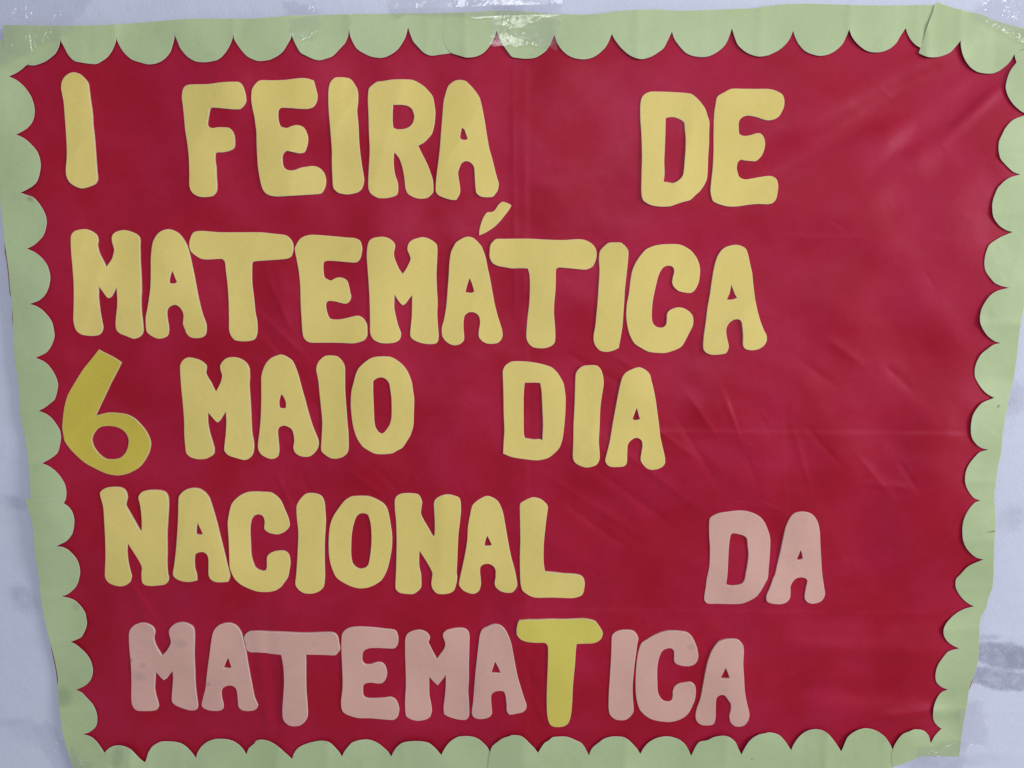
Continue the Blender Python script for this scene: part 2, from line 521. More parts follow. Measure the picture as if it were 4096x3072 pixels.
def cut_sheet(name, outline, holes, hfun, thick, material, parent, cell=9.0, chamfer=0.0004, sink=0.0008):
    """a flat piece cut with scissors, following the surface hfun(u, v), with real thickness"""
    rings = [np.asarray(outline)] + [np.asarray(h) for h in holes]
    allp = rings[0]
    u0, v0 = allp.min(0)
    u1, v1 = allp.max(0)
    gx, gy = np.meshgrid(np.arange(u0 + cell * 0.5, u1, cell), np.arange(v0 + cell * 0.5, v1, cell))
    gx = gx.ravel()
    gy = gy.ravel()
    ok = inside(rings[0], gx, gy)
    for r in rings[1:]:
        ok &= ~inside(r, gx, gy)
    gx, gy = gx[ok], gy[ok]
    bp = np.vstack(rings)
    if len(gx):
        keep = np.ones(len(gx), bool)
        for k in range(0, len(gx), 4000):
            d = ((gx[k:k + 4000, None] - bp[None, :, 0]) ** 2 + (gy[k:k + 4000, None] - bp[None, :, 1]) ** 2).min(1)
            keep[k:k + 4000] = d > (cell * 0.42) ** 2
        gx, gy = gx[keep], gy[keep]
    pts = [Vector(p) for p in bp] + [Vector((a, b)) for a, b in zip(gx, gy)]
    edges = []
    k = 0
    ring_idx = []
    for r in rings:
        n = len(r)
        idx = list(range(k, k + n))
        ring_idx.append(idx)
        edges += [(idx[i], idx[(i + 1) % n]) for i in range(n)]
        k += n
    vo, eo, fo, ov, oe, of = delaunay_2d_cdt(pts, edges, [], 0, 1e-5)
    vo = np.array([(p.x, p.y) for p in vo])
    fo = np.array([f for f in fo if len(f) == 3])
    cen = vo[fo].mean(1)
    ok = inside(rings[0], cen[:, 0], cen[:, 1])
    for r in rings[1:]:
        ok &= ~inside(r, cen[:, 0], cen[:, 1])
    fo = fo[ok]
    U, V = vo[:, 0], vo[:, 1]
    hb = hfun(U, V)
    X, Z = to_wall(U, V, hb + thick)
    # boundary edges from the kept triangles
    cnt = {}
    for a, b, c in fo.tolist():
        for e in ((a, b), (b, c), (c, a)):
            cnt[e] = 1
    bed = [(a, b) for (a, b) in cnt if (b, a) not in cnt]
    # inward direction at boundary points
    nx = {}
    for a, b in bed:
        dx, dz = X[b] - X[a], Z[b] - Z[a]
        L = math.hypot(dx, dz) + 1e-12
        for q in (a, b):
            s = nx.setdefault(q, [0.0, 0.0])
            s[0] += -dz / L
            s[1] += dx / L
    # orientation: faces should look at the camera (-y)
    a, b, c = fo[0]
    area2 = (X[b] - X[a]) * (Z[c] - Z[a]) - (X[c] - X[a]) * (Z[b] - Z[a])
    sgn = 1.0 if area2 > 0 else -1.0
    verts = np.stack([X, -(hb + thick), Z], 1)
    faces = [tuple(f) if sgn > 0 else tuple(f[::-1]) for f in fo.tolist()]
    nv = len(verts)
    bi = sorted(nx)
    nb = len(bi)
    mp = {q: i for i, q in enumerate(bi)}
    rimtop = np.array([(verts[q, 0], verts[q, 1] + chamfer * 0.6, verts[q, 2]) for q in bi])
    rimbot = np.array([(X[q], -(hb[q] - sink), Z[q]) for q in bi])
    for q in bi:                                  # pull the face edge in for a narrow cut rim
        n0, n1 = nx[q]
        ll = math.hypot(n0, n1) + 1e-9
        verts[q, 0] += sgn * n0 / ll * chamfer
        verts[q, 2] += sgn * n1 / ll * chamfer
    face_edge = verts[bi]
    verts = np.vstack([verts, face_edge, rimtop, rimbot])
    nsm = len(faces)
    for a, b in bed:
        ia, ib = mp[a], mp[b]
        q = (nv + ib, nv + ia, nv + nb + ia, nv + nb + ib)
        w = (nv + nb + ib, nv + nb + ia, nv + 2 * nb + ia, nv + 2 * nb + ib)
        faces += [q, w] if sgn > 0 else [q[::-1], w[::-1]]
    org = (float(X.mean()), -float(hb.mean()), float(Z.mean()))
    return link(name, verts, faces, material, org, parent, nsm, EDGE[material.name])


# ------------------------------------------------------------------ the wall
def build_wall():
    x0, x1, z0, z1 = -3.2, 3.2, -0.2, 3.2
    nx, nz = 81, 41
    xs = np.linspace(x0, x1, nx)
    zs = np.linspace(z0, z1, nz)
    XX, ZZ = np.meshgrid(xs, zs)
    YY = 0.0007 * np.sin(XX * 5.1 + 1.2 * np.sin(ZZ * 3.7)) + 0.0005 * np.sin(ZZ * 7.3 + XX * 2.2)
    v = np.stack([XX.ravel(), YY.ravel(), ZZ.ravel()], 1)
    f = [(j * nx + i, j * nx + i + 1, (j + 1) * nx + i + 1, (j + 1) * nx + i)
         for j in range(nz - 1) for i in range(nx - 1)]
    n = len(f)
    k = len(v)
    v = np.vstack([v, [(x0, 0.15, z0), (x1, 0.15, z0), (x1, 0.15, z1), (x0, 0.15, z1)]])
    f.append((k, k + 3, k + 2, k + 1))
    o = link('wall', v, f, M_WALL, (0, 0, 0), None, n)
    o['kind'] = 'structure'
    o['label'] = 'pale lavender blue painted plaster wall with grey smudges'
    return o


build_wall()

# ------------------------------------------------------------------ the banner
banner = bpy.data.objects.new('banner', None)
bx, bz = to_wall(1100, 1700, 0.006)
banner.location = (float(bx), -0.006, float(bz))
banner['label'] = 'red paper banner with green scalloped border and yellow and pink foam letters'
banner['category'] = 'banner'
C.objects.link(banner)
bpy.context.view_layer.update()


def build_red():
    left = parse("""0,0: 60,250 45,430 -110,600 -70,1000 -25,1400 ; 0,1: 6,120 22,240 38,400 42,520 56,590 68,690 74,760 84,880 98,920 106,1000 104,1090
      112,1200 125,1350 140,1500 ; 0,2: 168,10 180,150 190,280 215,410 235,500 258,650 268,770 275,900 285,1000 290,1100 300,1250 310,1400 330,1520 ;
      0,3: 345,60 365,170 385,310 405,420 425,520 444,632 462,720 480,800 489,860 496,940 520,1060 535,1220 555,1350 585,1470 620,1560 645,1640 660,1710""")
    right = parse("""3,0: 2330,300 2330,900 2310,1300 ; 3,1: 2285,0 2270,300 2250,500 2220,800 2190,1030 2175,1120 2150,1280 2130,1440 2105,1640 ;
      3,2: 2095,0 2070,110 2040,280 2015,440 2000,600 1975,710 1955,850 1945,980 1952,1120 1950,1250 1942,1400 1935,1600 ;
      3,3: 1930,20 1925,100 1895,180 1875,260 1855,310 1830,350 1815,430 1812,560 1806,700 1786,800 1772,868 1762,920 1744,972 1722,1010 1708,1080 1694,1180 1672,1280 1648,1450 1640,1545""")
    L = np.array(left)
    R = np.array(right)
    nu, nvv = 760, 570
    sg, tg = np.meshgrid(np.linspace(0, 1, nu), np.linspace(0, 1, nvv))
    # top and bottom edges of the sheet along s
    tu = np.array([0, 130, 400, 553, 700, 950, 1106, 1300, 1450, 1659, 1750, 2000, 2100, 2212])
    tv = np.array([62, 60, 52, 48, 40, 38, 34, 40, 32, 26, 22, 24, 40, 76])
    bu = np.array([0, 160, 600, 1200, 1800, 1932, 1960, 1994, 2060, 2212])
    bv = np.array([1673, 1673, 1672, 1672, 1668, 1654, 1643, 1630, 1630, 1630])
    lv = np.interp
    # iterate to find u for every (s,t)
    v = 50 + tg * 1600
    for _ in range(6):
        u = lv(v, L[:, 1], L[:, 0]) * (1 - sg) + lv(v, R[:, 1], R[:, 0]) * sg
        v = lv(u, tu, tv) * (1 - tg) + lv(u, bu, bv) * tg
    h = h_low(u, v) + h_fine(u, v)
    X, Z = to_wall(u, v, h)
    V = np.stack([X.ravel(), -h.ravel(), Z.ravel()], 1)
    idx = np.arange(nu * nvv).reshape(nvv, nu)
    F = np.stack([idx[1:, :-1], idx[1:, 1:], idx[:-1, 1:], idx[:-1, :-1]], -1).reshape(-1, 4).tolist()
    n = len(F)
    # paper edge turned back a hair so the sheet has a thickness
    o = link('backing_sheet', V, F, M_RED, (float(X.mean()), -0.0065, float(Z.mean())), banner, n)
    o['label'] = 'red paper backing sheet, creased and crumpled'
    md = o.modifiers.new('thickness', 'SOLIDIFY')
    md.thickness = 0.00025
    md.offset = -1
    return o


build_red()

# ---- green scalloped border strips -----------------------------------------------------------
STRIPS = []
STRIPS.append(('left', 0.0007, 'v', """0,0: 30,346 80,400 220,520 260,545 225,565 190,595 140,630 75,660 140,690 200,740 240,790 270,840 290,900 298,960 290,1020 270,1065 230,1110 190,1135 138,1162
 200,1190 240,1220 290,1270 320,1310 340,1360 350,1425 345,1480 330,1540 310,1580 270,1615 190,1659 ; 0,1: 175,5 230,25 285,45 330,90 370,150 395,210 402,265 390,330 370,380 335,420 290,460 232,490
 290,515 345,555 385,600 410,640 430,710 432,760 420,820 400,870 370,910 330,940 255,968 310,985 365,1020 420,1080 450,1130 465,1200 470,1245 455,1300 430,1350 395,1390 305,1433 370,1460 420,1500 465,1565 490,1620 ;
 0,2: 500,10 490,75 470,135 430,170 385,205 332,232 395,258 440,290 480,340 515,400 525,460 515,530 495,595 450,635 410,660 362,685 420,710 475,750 520,800 560,870 570,920 572,950 565,1000 550,1030 520,1080 300,1080 280,1050
 265,990 260,900 250,760 240,640 215,470 195,390 175,270 165,130 158,0 ; 0,1: 150,1590 130,1500 120,1350 110,1180 105,1000 85,830 75,700 60,580 48,500 30,370 15,200 2,100 ; 0,0: -20,1560 -60,1200 -110,900 -130,600 -110,346"""))
STRIPS.append(('topleft', 0.0016, 'h', """0,0: 30,216 230,216 520,220 870,215 1200,195 1500,170 1700,160 2000,158 ; 1,0: 0,158 280,135 550,128 900,120 1300,115 1620,112 1760,112 1780,300 1740,440 1685,458
 1600,470 1510,480 1450,455 1400,405 1360,360 1330,290 1313,235 1295,310 1270,360 1230,420 1190,455 1130,488 1075,500 1000,490 940,465 870,420 820,330 808,280 802,240 795,310 770,370 730,415 660,485 600,508 548,520 500,512 430,480 385,455 350,400 315,325 308,288
 302,325 270,385 235,440 190,480 120,515 45,527 ; 0,0: 2212,522 2140,490 2090,440 2050,385 2022,335 2012,280 2008,330 1985,390 1950,450 1910,495 1870,520 1775,537 1690,530 1620,490 1560,420 1530,350 1512,310 1503,280 1505,330 1490,390 1470,450 1430,500 1390,530 1340,550
 1275,555 1215,540 1140,515 1080,465 1040,410 1010,345 995,278 1003,340 985,400 960,450 920,500 840,550 800,553 720,543 640,525 590,475 550,400 525,355 518,310 517,365 505,410 475,465 400,525 350,548 290,565 225,562 120,600 20,570 30,400"""))
STRIPS.append(('topright', 0.0020, 'h', """1,0: 1562,112 1563,190 1575,260 1600,330 1640,400 1685,455 1740,475 1800,493 1835,497 1900,488 1960,460 2010,410 2045,355 2065,310 2077,265 2095,310 2130,380 2170,440 2212,490 ;
 2,0: 60,502 125,507 200,498 260,465 300,430 335,370 365,298 390,370 430,430 480,475 540,502 625,512 700,495 760,455 810,405 835,360 862,293 890,345 940,410 1000,465 1060,498 1125,510 1200,490 1260,455 1310,415 1345,350 1382,272 1400,330 1440,390 1500,455 1560,482 1640,493 1710,482
 1780,445 1840,390 1875,320 1900,243 1920,310 1950,385 2000,435 2050,465 2130,488 2212,478 ; 3,0: 20,470 90,435 150,385 190,330 217,265 235,320 265,380 320,440 380,468 450,482 520,470 580,440 640,385 670,330 702,253 725,315 770,375 830,425 880,447 945,452 1000,443 1060,415 1110,370 1145,310
 1190,242 1210,300 1240,350 1280,390 1312,408 1420,440 1500,200 1500,60 1430,42 1200,45 900,45 600,38 300,30 150,35 ; 2,0: 2212,50 2100,70 1950,75 1700,85 1420,92 1250,80 1050,85 900,95 750,118 600,125 350,118 100,97 ; 1,0: 2212,92 2100,90 1900,100 1700,108"""))
STRIPS.append(('corner', 0.0027, 'h', """3,0: 1460,18 1440,40 1425,100 1380,220 1340,350 1303,458 1360,485 1420,495 1490,487 1570,455 1620,405 1665,350 1668,400 1680,460 1705,520 1750,580 1810,620 1890,635 1950,632 2000,610 2060,565 2100,520 2130,468
 2180,430 2340,400 2340,285 2212,245 2100,215 1950,170 1850,125 1720,95 1600,65"""))
STRIPS.append(('right', 0.0013, 'v', """3,0: 2130,400 2132,480 2148,540 2120,575 2090,620 2065,690 2055,760 2075,830 2120,900 2180,955 2240,990 2150,1020 2100,1050 2050,1110 2020,1170 1998,1220 1993,1290 2010,1370 2060,1430 2120,1485 2180,1508 2100,1530 2050,1560 1990,1620 ;
 3,1: 1970,0 1945,70 1938,130 1950,220 2000,290 2060,330 2115,345 2010,390 1960,420 1910,460 1880,540 1870,610 1880,680 1915,735 1960,785 2010,810 2085,828 1980,855 1920,895 1875,955 1845,1015 1833,1075 1835,1130 1860,1190 1900,1245 1960,1290 2012,1305 1950,1320 1900,1355 1840,1405 1800,1480
 1787,1540 1790,1600 1815,1650 ; 3,2: 1840,30 1865,60 1900,90 1955,120 1850,165 1800,220 1770,275 1755,350 1755,430 1770,480 1810,530 1850,555 1908,568 1830,590 1780,640 1735,700 1710,760 1703,840 1715,890 1745,945 1780,985 1835,1008 1790,1025 1750,1065 1710,1130 1688,1190 1680,1260 1685,1340
 1700,1390 1720,1425 1760,1470 1800,1500 1862,1518 1760,1560 1715,1590 1660,1650 ; 3,3: 1630,20 1620,60 1625,105 1650,155 1690,205 1735,240 1780,263 1700,285 1640,315 1590,355 1545,405 1522,450 1517,495 1530,535 1560,575 1605,605 1655,627 1595,640 1550,660 1510,710 1475,760 1455,810 1447,870
 1455,915 1480,945 1510,965 1556,983 1500,1005 1465,1050 1440,1110 1430,1160 1427,1220 1440,1265 1470,1300 1500,1320 1460,1360 1430,1400 1408,1447 1395,1480 1398,1557 1520,1560 1655,1562 1665,1450 1690,1280 1710,1180 1725,1080 1740,970 1770,880 1800,800 1820,700 1825,560 1830,430 1843,350 1870,310
 1890,260 1910,180 1940,100 1950,0 ; 3,2: 1952,1600 1957,1400 1965,1250 1968,1120 1955,980 1970,850 1990,710 2015,600 2030,440 2055,280 2085,110 2110,0 ; 3,1: 2120,1640 2150,1440 2170,1250 2190,1120 2205,1030 2240,800 2270,500 2290,200 ; 3,0: 2320,1300 2340,900 2340,410"""))
STRIPS.append(('lowerleft', 0.0018, 'v', """0,2: 220,995 300,990 400,978 470,985 520,1010 550,1032 590,1060 625,1110 640,1170 638,1230 625,1290 600,1330 570,1360 520,1385 485,1403 540,1410 590,1435 640,1485 670,1530 688,1590 690,1640 ;
 0,3: 685,10 672,60 650,100 620,130 580,160 528,176 600,192 650,215 700,265 735,320 745,370 750,405 742,450 720,500 700,530 660,550 608,570 650,590 700,630 750,680 785,740 800,800 800,840 790,880 770,915 730,950 690,970 652,985 700,1005 750,1055 800,1110 825,1160 838,1210 838,1260 828,1300 800,1330 760,1355 710,1368
 760,1380 800,1400 845,1445 880,1495 903,1530 960,1560 960,1740 650,1740 625,1640 600,1560 570,1470 540,1350 520,1220 505,1080 498,960 498,880 480,770 450,640 420,530 395,430 370,310 350,170 340,60 ; 0,2: 325,1600 305,1500 295,1400 290,1300 270,1180 245,1090"""))
STRIPS.append(('bottom', 0.0021, 'h', """0,3: 885,1740 888,1640 903,1530 940,1490 980,1470 1030,1465 1080,1475 1130,1500 1180,1550 1220,1590 1253,1612 1265,1580 1280,1530 1310,1480 1350,1450 1390,1432 1450,1430 1520,1435 1570,1450 1620,1485 1660,1530 1693,1575 1705,1530 1740,1475 1790,1435 1850,1412 1900,1408
 1960,1412 2020,1430 2070,1465 2110,1510 2127,1545 2150,1490 2200,1445 ; 1,3: 0,1425 50,1415 110,1428 170,1460 220,1500 270,1545 312,1583 325,1540 355,1495 400,1465 470,1440 550,1425 610,1430 650,1450 690,1490 720,1525 742,1562 765,1515 800,1470 830,1440 890,1420 955,1413 1010,1425 1060,1450 1110,1490
 1145,1525 1168,1563 1185,1525 1215,1480 1260,1445 1310,1432 1380,1428 1450,1433 1500,1448 1550,1490 1580,1525 1600,1550 1625,1500 1660,1450 1700,1415 1750,1390 1820,1385 1880,1392 1930,1415 1980,1460 2005,1490 2022,1525 2080,1560 2080,1740 1500,1735 900,1745 200,1738 ; 0,3: 1500,1742"""))
STRIPS.append(('bottommid', 0.0026, 'h', """1,3: 2000,1740 2010,1580 2022,1525 2040,1475 2080,1440 2130,1405 2190,1385 ; 2,3: 0,1376 70,1382 110,1405 150,1445 190,1485 225,1530 245,1495 280,1445 320,1420 350,1395 420,1388 480,1392 540,1415 600,1445 630,1485 665,1553 680,1510 700,1480 750,1440 800,1405 870,1388 960,1393
 1010,1420 1050,1460 1085,1500 1108,1540 1135,1490 1180,1440 1240,1405 1310,1388 1370,1390 1440,1412 1490,1450 1520,1495 1548,1557 1565,1520 1590,1470 1620,1435 1690,1420 1750,1392 1830,1382 1880,1395 1930,1435 1955,1490 1982,1545 2010,1490 2050,1430 2090,1395 2140,1370 2200,1358 ;
 3,3: 0,1353 50,1358 100,1378 150,1430 180,1475 200,1508 220,1460 260,1400 310,1355 360,1332 410,1325 470,1335 520,1365 560,1410 600,1465 633,1518 650,1480 685,1400 720,1365 770,1335 835,1317 900,1325 950,1345 1010,1390 1050,1445 1080,1500 1130,1540 1140,1625 1090,1648 1000,1700 600,1720 ; 2,3: 1800,1730 900,1738"""))
STRIPS.append(('bottomright', 0.0034, 'h', """3,3: 1090,1648 1078,1640 1066,1560 1080,1500 1095,1460 1130,1405 1170,1365 1220,1345 1260,1328 1310,1328 1350,1340 1385,1375 1400,1420 1408,1447 1440,1480 1450,1550 1340,1557 1250,1590 1180,1620"""))

STRIP_LABEL = {
    'left': 'upper left side strip of pale green scalloped border paper',
    'topleft': 'top left strip of pale green scalloped border paper',
    'topright': 'top right strip of pale green scalloped border paper',
    'corner': 'short green scalloped corner piece under the upper right tape',
    'right': 'long right side strip of pale green scalloped border paper',
    'lowerleft': 'lower left side strip of green scalloped border paper overlapping the one above',
    'bottom': 'bottom left strip of pale green scalloped border paper',
    'bottommid': 'bottom middle strip of pale green scalloped border paper',
    'bottomright': 'short green scalloped piece at the bottom right'}


def strip_height(key, axis, off, raw):
    """accordion folds of a strip that was cut folded: a ridge or valley at every notch"""
    P = [np.array(p) for p in raw]
    cusp = []
    n = len(P)
    for i in range(n):
        a = P[i] - P[i - 1]
        b = P[(i + 1) % n] - P[i]
        c = float(a @ b) / (np.linalg.norm(a) * np.linalg.norm(b) + 1e-9)
        if c < math.cos(math.radians(62)):
            cusp.append(P[i][0] if axis == 'h' else P[i][1])
    cusp = sorted(cusp)
    knots = []
    for c in cusp:
        if not knots or c - knots[-1] > 30:
            knots.append(c)
    r = random.Random(sum(ord(ch) for ch in key))
    amp = 0.0030 if 'bottom' in key else (0.0022 if axis == 'h' else 0.0022)
    kx, kh = [], []
    for i, c in enumerate(knots):
        kx.append(c)
        kh.append(amp * (0.45 + 0.55 * r.random()) * (1 if i % 2 else -0.15))
        if i + 1 < len(knots) and r.random() < 0.55:
            kx.append(c + (knots[i + 1] - c) * r.uniform(0.35, 0.65))
            kh.append(amp * r.uniform(-0.1, 0.75))
    kx, kh = np.array(kx), np.array(kh)
    kinks = [(c, r.uniform(0.0008, 0.0021) * (1 if i % 2 else -0.35)) for i, c in enumerate(kx)]

    def f(u, v):
        a = u if axis == 'h' else v
        sl = (v - 50) * 0.05 if axis == 'h' else (u - 80) * 0.05
        z = np.interp(a + sl * 0.4, kx, kh) if len(kx) > 1 else 0.0
        rip = 0.00018 * np.sin(a / 23.0 + 0.9 * np.sin((u + v) / 61.0)) + 0.00012 * np.sin((u * 0.8 - v * 1.1) / 17.0)
        for c, sg in kinks:
            z = z + sg * np.exp(-np.abs(a + sl * 0.4 - c) / 11.0)
        return h_low(u, v) + off + np.maximum(z, -0.0003) + rip
    return f


for key, off, axis, raw in STRIPS:
    pts = parse(raw)
    o = cut_sheet('border_strip', smooth(pts, 3.0, 48), [], strip_height(key, axis, off, pts), 0.0003, M_GREEN, banner,
                  cell=7.0, chamfer=0.00030, sink=0.0002)
    o['label'] = STRIP_LABEL[key]

# ---- letters -----------------------------------------------------------------------------------
L = []


def letter(ch, label, m, outline, *holes, name='letter', thick=0.0016):
    L.append((name, label, m, outline, holes, thick))


Y, P_, = M_YEL, M_PINK
# first line
letter('I', 'yellow foam letter I standing alone before FEIRA', Y, """0,0: 640,624 690,640 728,675 757,714 765,760 775,840 795,980 800,1090 815,1200 830,1400 835,1480 840,1545 830,1575 810,1595 770,1612 720,1626 690,1626 640,1605 600,1575 575,1530 567,1475 575,1370 576,1290 568,1140 555,960 548,880 535,810 526,755 535,700 560,660 600,632""")
letter('F', 'yellow foam letter F of FEIRA', Y, """0,0: 1570,845 1575,790 1585,760 1605,740 1640,730 1800,726 1900,712 2000,706 2067,710 2095,740 2110,780 2120,820 2123,870 2115,892 2090,925 2065,942 2000,942 1900,932 1830,928 1812,940 1805,970 1798,1010 1790,1060 1793,1082 1810,1100 1840,1107 1875,1100 1930,1100 1975,1104 2000,1125 2018,1160 2025,1200 2024,1265 2005,1290 1970,1305 1920,1315 1875,1316 1858,1325 1857,1390 1865,1440 1868,1530 1872,1600 1870,1640 ; 0,1: 1862,5 1835,33 1790,42 1740,43 1700,33 1665,10 ; 0,0: 1645,1640 1635,1600 1635,1500 1630,1350 1615,1220 1600,1130 1590,1020 1580,920""")
letter('E', 'yellow foam letter E of FEIRA', Y, """1,0: -42,830 -35,770 -15,735 20,700 50,692 130,694 250,690 330,680 400,674 445,678 497,695 510,740 520,780 530,828 522,880 505,910 485,928 440,940 370,938 290,932 220,930 200,940 190,965 190,1015 195,1050 212,1090 240,1102 270,1105 300,1092 345,1080 380,1085 410,1100 432,1135 446,1175 448,1215 440,1260 425,1300 410,1318 375,1324 340,1318 295,1308 265,1302 240,1318 226,1345 226,1400 235,1440 265,1465 305,1473 345,1465 390,1448 440,1440 485,1434 530,1442 565,1465 590,1500 603,1550 600,1600 585,1640 ; 1,1: 560,12 500,20 400,26 300,32 180,38 120,30 85,12 ; 1,0: 60,1640 42,1590 30,1530 15,1430 5,1250 2,1130 -5,1080 -15,1010 -30,940 -40,880""")
letter('I', 'yellow foam letter I of FEIRA', Y, """1,0: 640,715 680,672 735,667 800,675 825,690 850,725 872,765 880,810 880,880 872,960 882,1060 890,1230 900,1330 912,1420 930,1530 932,1560 925,1600 905,1640 ; 1,1: 870,5 790,21 730,13 700,0 ; 1,0: 668,1622 660,1530 655,1400 655,1300 640,1100 628,960 624,860 626,780""")
letter('R', 'yellow foam letter R of FEIRA', Y, """1,0: 975,765 1000,738 1045,707 1100,700 1170,688 1260,685 1350,690 1400,712 1450,745 1490,785 1527,835 1540,900 1548,960 1547,1010 1540,1070 1520,1150 1490,1190 1450,1230 1400,1258 1420,1300 1450,1360 1480,1420 1510,1500 1528,1560 1532,1650 ; 1,1: 1525,10 1480,50 1420,58 1370,48 1325,25 1305,5 ; 1,0: 1290,1620 1284,1560 1275,1500 1260,1430 1235,1365 1195,1316 1190,1340 1188,1410 1195,1480 1205,1525 1222,1570 1228,1620 ; 1,1: 1222,15 1200,35 1130,52 1060,52 1015,32 985,5 ; 1,0: 970,1620 972,1500 982,1300 975,1130 972,1000 966,860""",
       """1,0: 1182,905 1260,905 1310,915 1345,940 1362,980 1367,1010 1355,1060 1325,1095 1280,1113 1225,1117 1190,1105 1182,1085 1178,1010""")
letter('A', 'yellow foam letter A ending FEIRA', Y, """1,0: 1660,745 1690,715 1725,695 1765,690 1810,700 1850,735 1890,780 1930,840 1945,890 1960,960 1980,1070 1995,1170 2015,1280 2040,1370 2070,1490 2085,1545 2097,1585 2092,1625 2085,1650 ; 1,1: 2070,12 2045,40 1990,45 1940,38 1905,10 ; 1,0: 1898,1640 1890,1530 1885,1450 1870,1420 1840,1397 1805,1393 1775,1410 1760,1440 1745,1490 1750,1540 1760,1600 1763,1650 ; 1,1: 1755,25 1728,68 1690,68 1640,55 1580,30 1555,0 ; 1,0: 1553,1600 1562,1500 1575,1400 1590,1270 1600,1130 1612,980 1622,870 1640,800""",
       """1,0: 1778,1103 1800,1120 1815,1160 1828,1195 1815,1208 1785,1207 1762,1195 1765,1160""")
letter('D', 'yellow foam letter D of DE on the first line', Y, """2,0: 1130,830 1160,805 1200,792 1300,792 1400,796 1500,803 1550,812 1600,850 1640,895 1670,940 1690,1000 1706,1055 1704,1130 1702,1250 1695,1350 1692,1450 1685,1540 1660,1600 1620,1655 ; 2,1: 1595,18 1540,68 1480,85 1420,105 1370,122 1300,126 1220,118 1170,98 1135,72 1122,35 1118,-20 ; 2,0: 1120,1500 1124,1350 1118,1150 1110,1040 1108,930 1115,865""",
       """2,0: 1328,1020 1360,1012 1400,1012 1440,1025 1475,1045 1490,1065 1495,1120 1502,1200 1500,1300 1492,1400 1482,1500 1465,1535 1430,1565 1390,1582 1350,1575 1310,1570 1318,1500 1315,1400 1320,1280 1325,1150""")
letter('E', 'yellow foam letter E of DE on the first line', Y, """2,0: 1775,835 1830,800 1895,768 2000,767 2120,768 ; 3,0: 0,768 60,780 110,805 130,825 142,870 138,920 120,965 95,1005 60,1028 15,1038 ; 2,0: 2205,1038 2170,1030 2110,1010 2040,998 1995,1010 1965,1040 1958,1080 1962,1155 1985,1170 2010,1175 2060,1168 2110,1152 2150,1155 2175,1185 2187,1240 2180,1290 2160,1340 2130,1375 2105,1392 2060,1390 2010,1385 1975,1378 1950,1405 1942,1450 1950,1490 1965,1530 2010,1550 2060,1545 2130,1532 2212,1520 ; 3,0: 30,1522 60,1535 78,1555 88,1600 85,1650 ; 3,1: 70,60 40,95 0,105 ; 2,1: 2130,103 2060,108 1980,120 1920,126 1860,123 1790,105 1740,80 1725,45 1716,-10 ; 2,0: 1722,1570 1735,1450 1742,1300 1742,1150 1748,980 1760,900""")
# second line
letter('M', 'yellow foam letter M starting MATEMÁTICA on the second line', Y, """0,1: 612,380 625,355 650,335 700,323 745,322 790,338 825,362 840,385 846,420 840,455 845,490 860,540 885,590 905,630 914,650 930,630 965,580 980,530 985,500 975,460 965,420 965,390 975,365 1005,343 1060,330 1100,333 1150,350 1185,370 1205,400 1206,470 1208,600 1215,730 1218,850 1215,930 1220,1040 1230,1120 1235,1190 1228,1225 1205,1252 1165,1268 1140,1265 1090,1245 1040,1225 1010,1200 998,1160 1000,1090 1010,1000 1012,920 1005,820 985,860 960,905 940,917 925,912 900,880 875,845 850,815 848,900 855,970 865,1040 880,1120 890,1170 880,1210 855,1235 810,1243 760,1242 700,1230 660,1200 642,1160 632,1105 635,1000 635,800 625,650 615,540 610,450""")
letter('A', 'yellow foam letter A, second letter of MATEMÁTICA on the second line', Y, """0,1: 1350,375 1380,345 1420,327 1465,322 1510,337 1550,365 1585,410 1615,465 1635,530 1655,620 1672,700 1690,800 1705,890 1725,970 1750,1060 1780,1140 1783,1180 1780,1220 1765,1245 1730,1260 1680,1262 1640,1252 1610,1220 1595,1180 1580,1140 1585,1070 1575,1030 1550,995 1515,975 1480,982 1450,1005 1440,1040 1445,1100 1457,1170 1455,1220 1440,1248 1400,1265 1360,1266 1310,1245 1270,1212 1260,1170 1258,1080 1270,1020 1285,930 1298,830 1302,700 1302,580 1312,470 1325,420""",
       """0,1: 1486,680 1500,710 1515,750 1528,778 1505,790 1465,790 1460,770 1470,720""")
letter('T', 'yellow foam letter T, third letter of MATEMÁTICA on the second line', Y, """0,1: 1660,362 1680,345 1730,336 1800,340 1900,348 2200,348 ; 1,1: 60,350 150,360 250,372 285,395 310,430 320,470 315,520 300,558 270,575 200,583 100,590 0,597 ; 0,1: 2190,602 2178,612 2175,700 2178,800 2190,900 2205,1040 ; 1,1: 8,1120 10,1210 0,1252 ; 0,1: 2195,1275 2150,1288 2090,1290 2030,1280 2000,1250 1980,1200 1978,1100 1975,950 1965,800 1950,670 1942,605 1920,580 1880,578 1800,583 1740,578 1690,550 1650,515 1635,470 1637,420""")
letter('E', 'yellow foam letter E of MATEMÁTICA on the second line', Y, """1,1: 335,490 350,450 380,405 420,382 470,370 560,373 680,383 780,393 850,398 890,415 905,440 915,490 910,530 900,570 880,600 850,610 780,605 700,598 620,594 590,602 580,625 582,690 590,735 615,755 645,765 680,748 715,738 755,745 785,768 800,810 810,860 820,905 810,940 790,960 765,965 720,955 680,945 625,942 605,960 603,990 610,1030 620,1065 640,1095 680,1102 730,1100 790,1088 840,1075 885,1070 920,1088 945,1120 958,1150 960,1200 958,1245 935,1280 890,1298 840,1308 740,1304 600,1302 480,1302 440,1290 410,1255 400,1200 392,1080 385,960 382,820 370,690 350,580""")
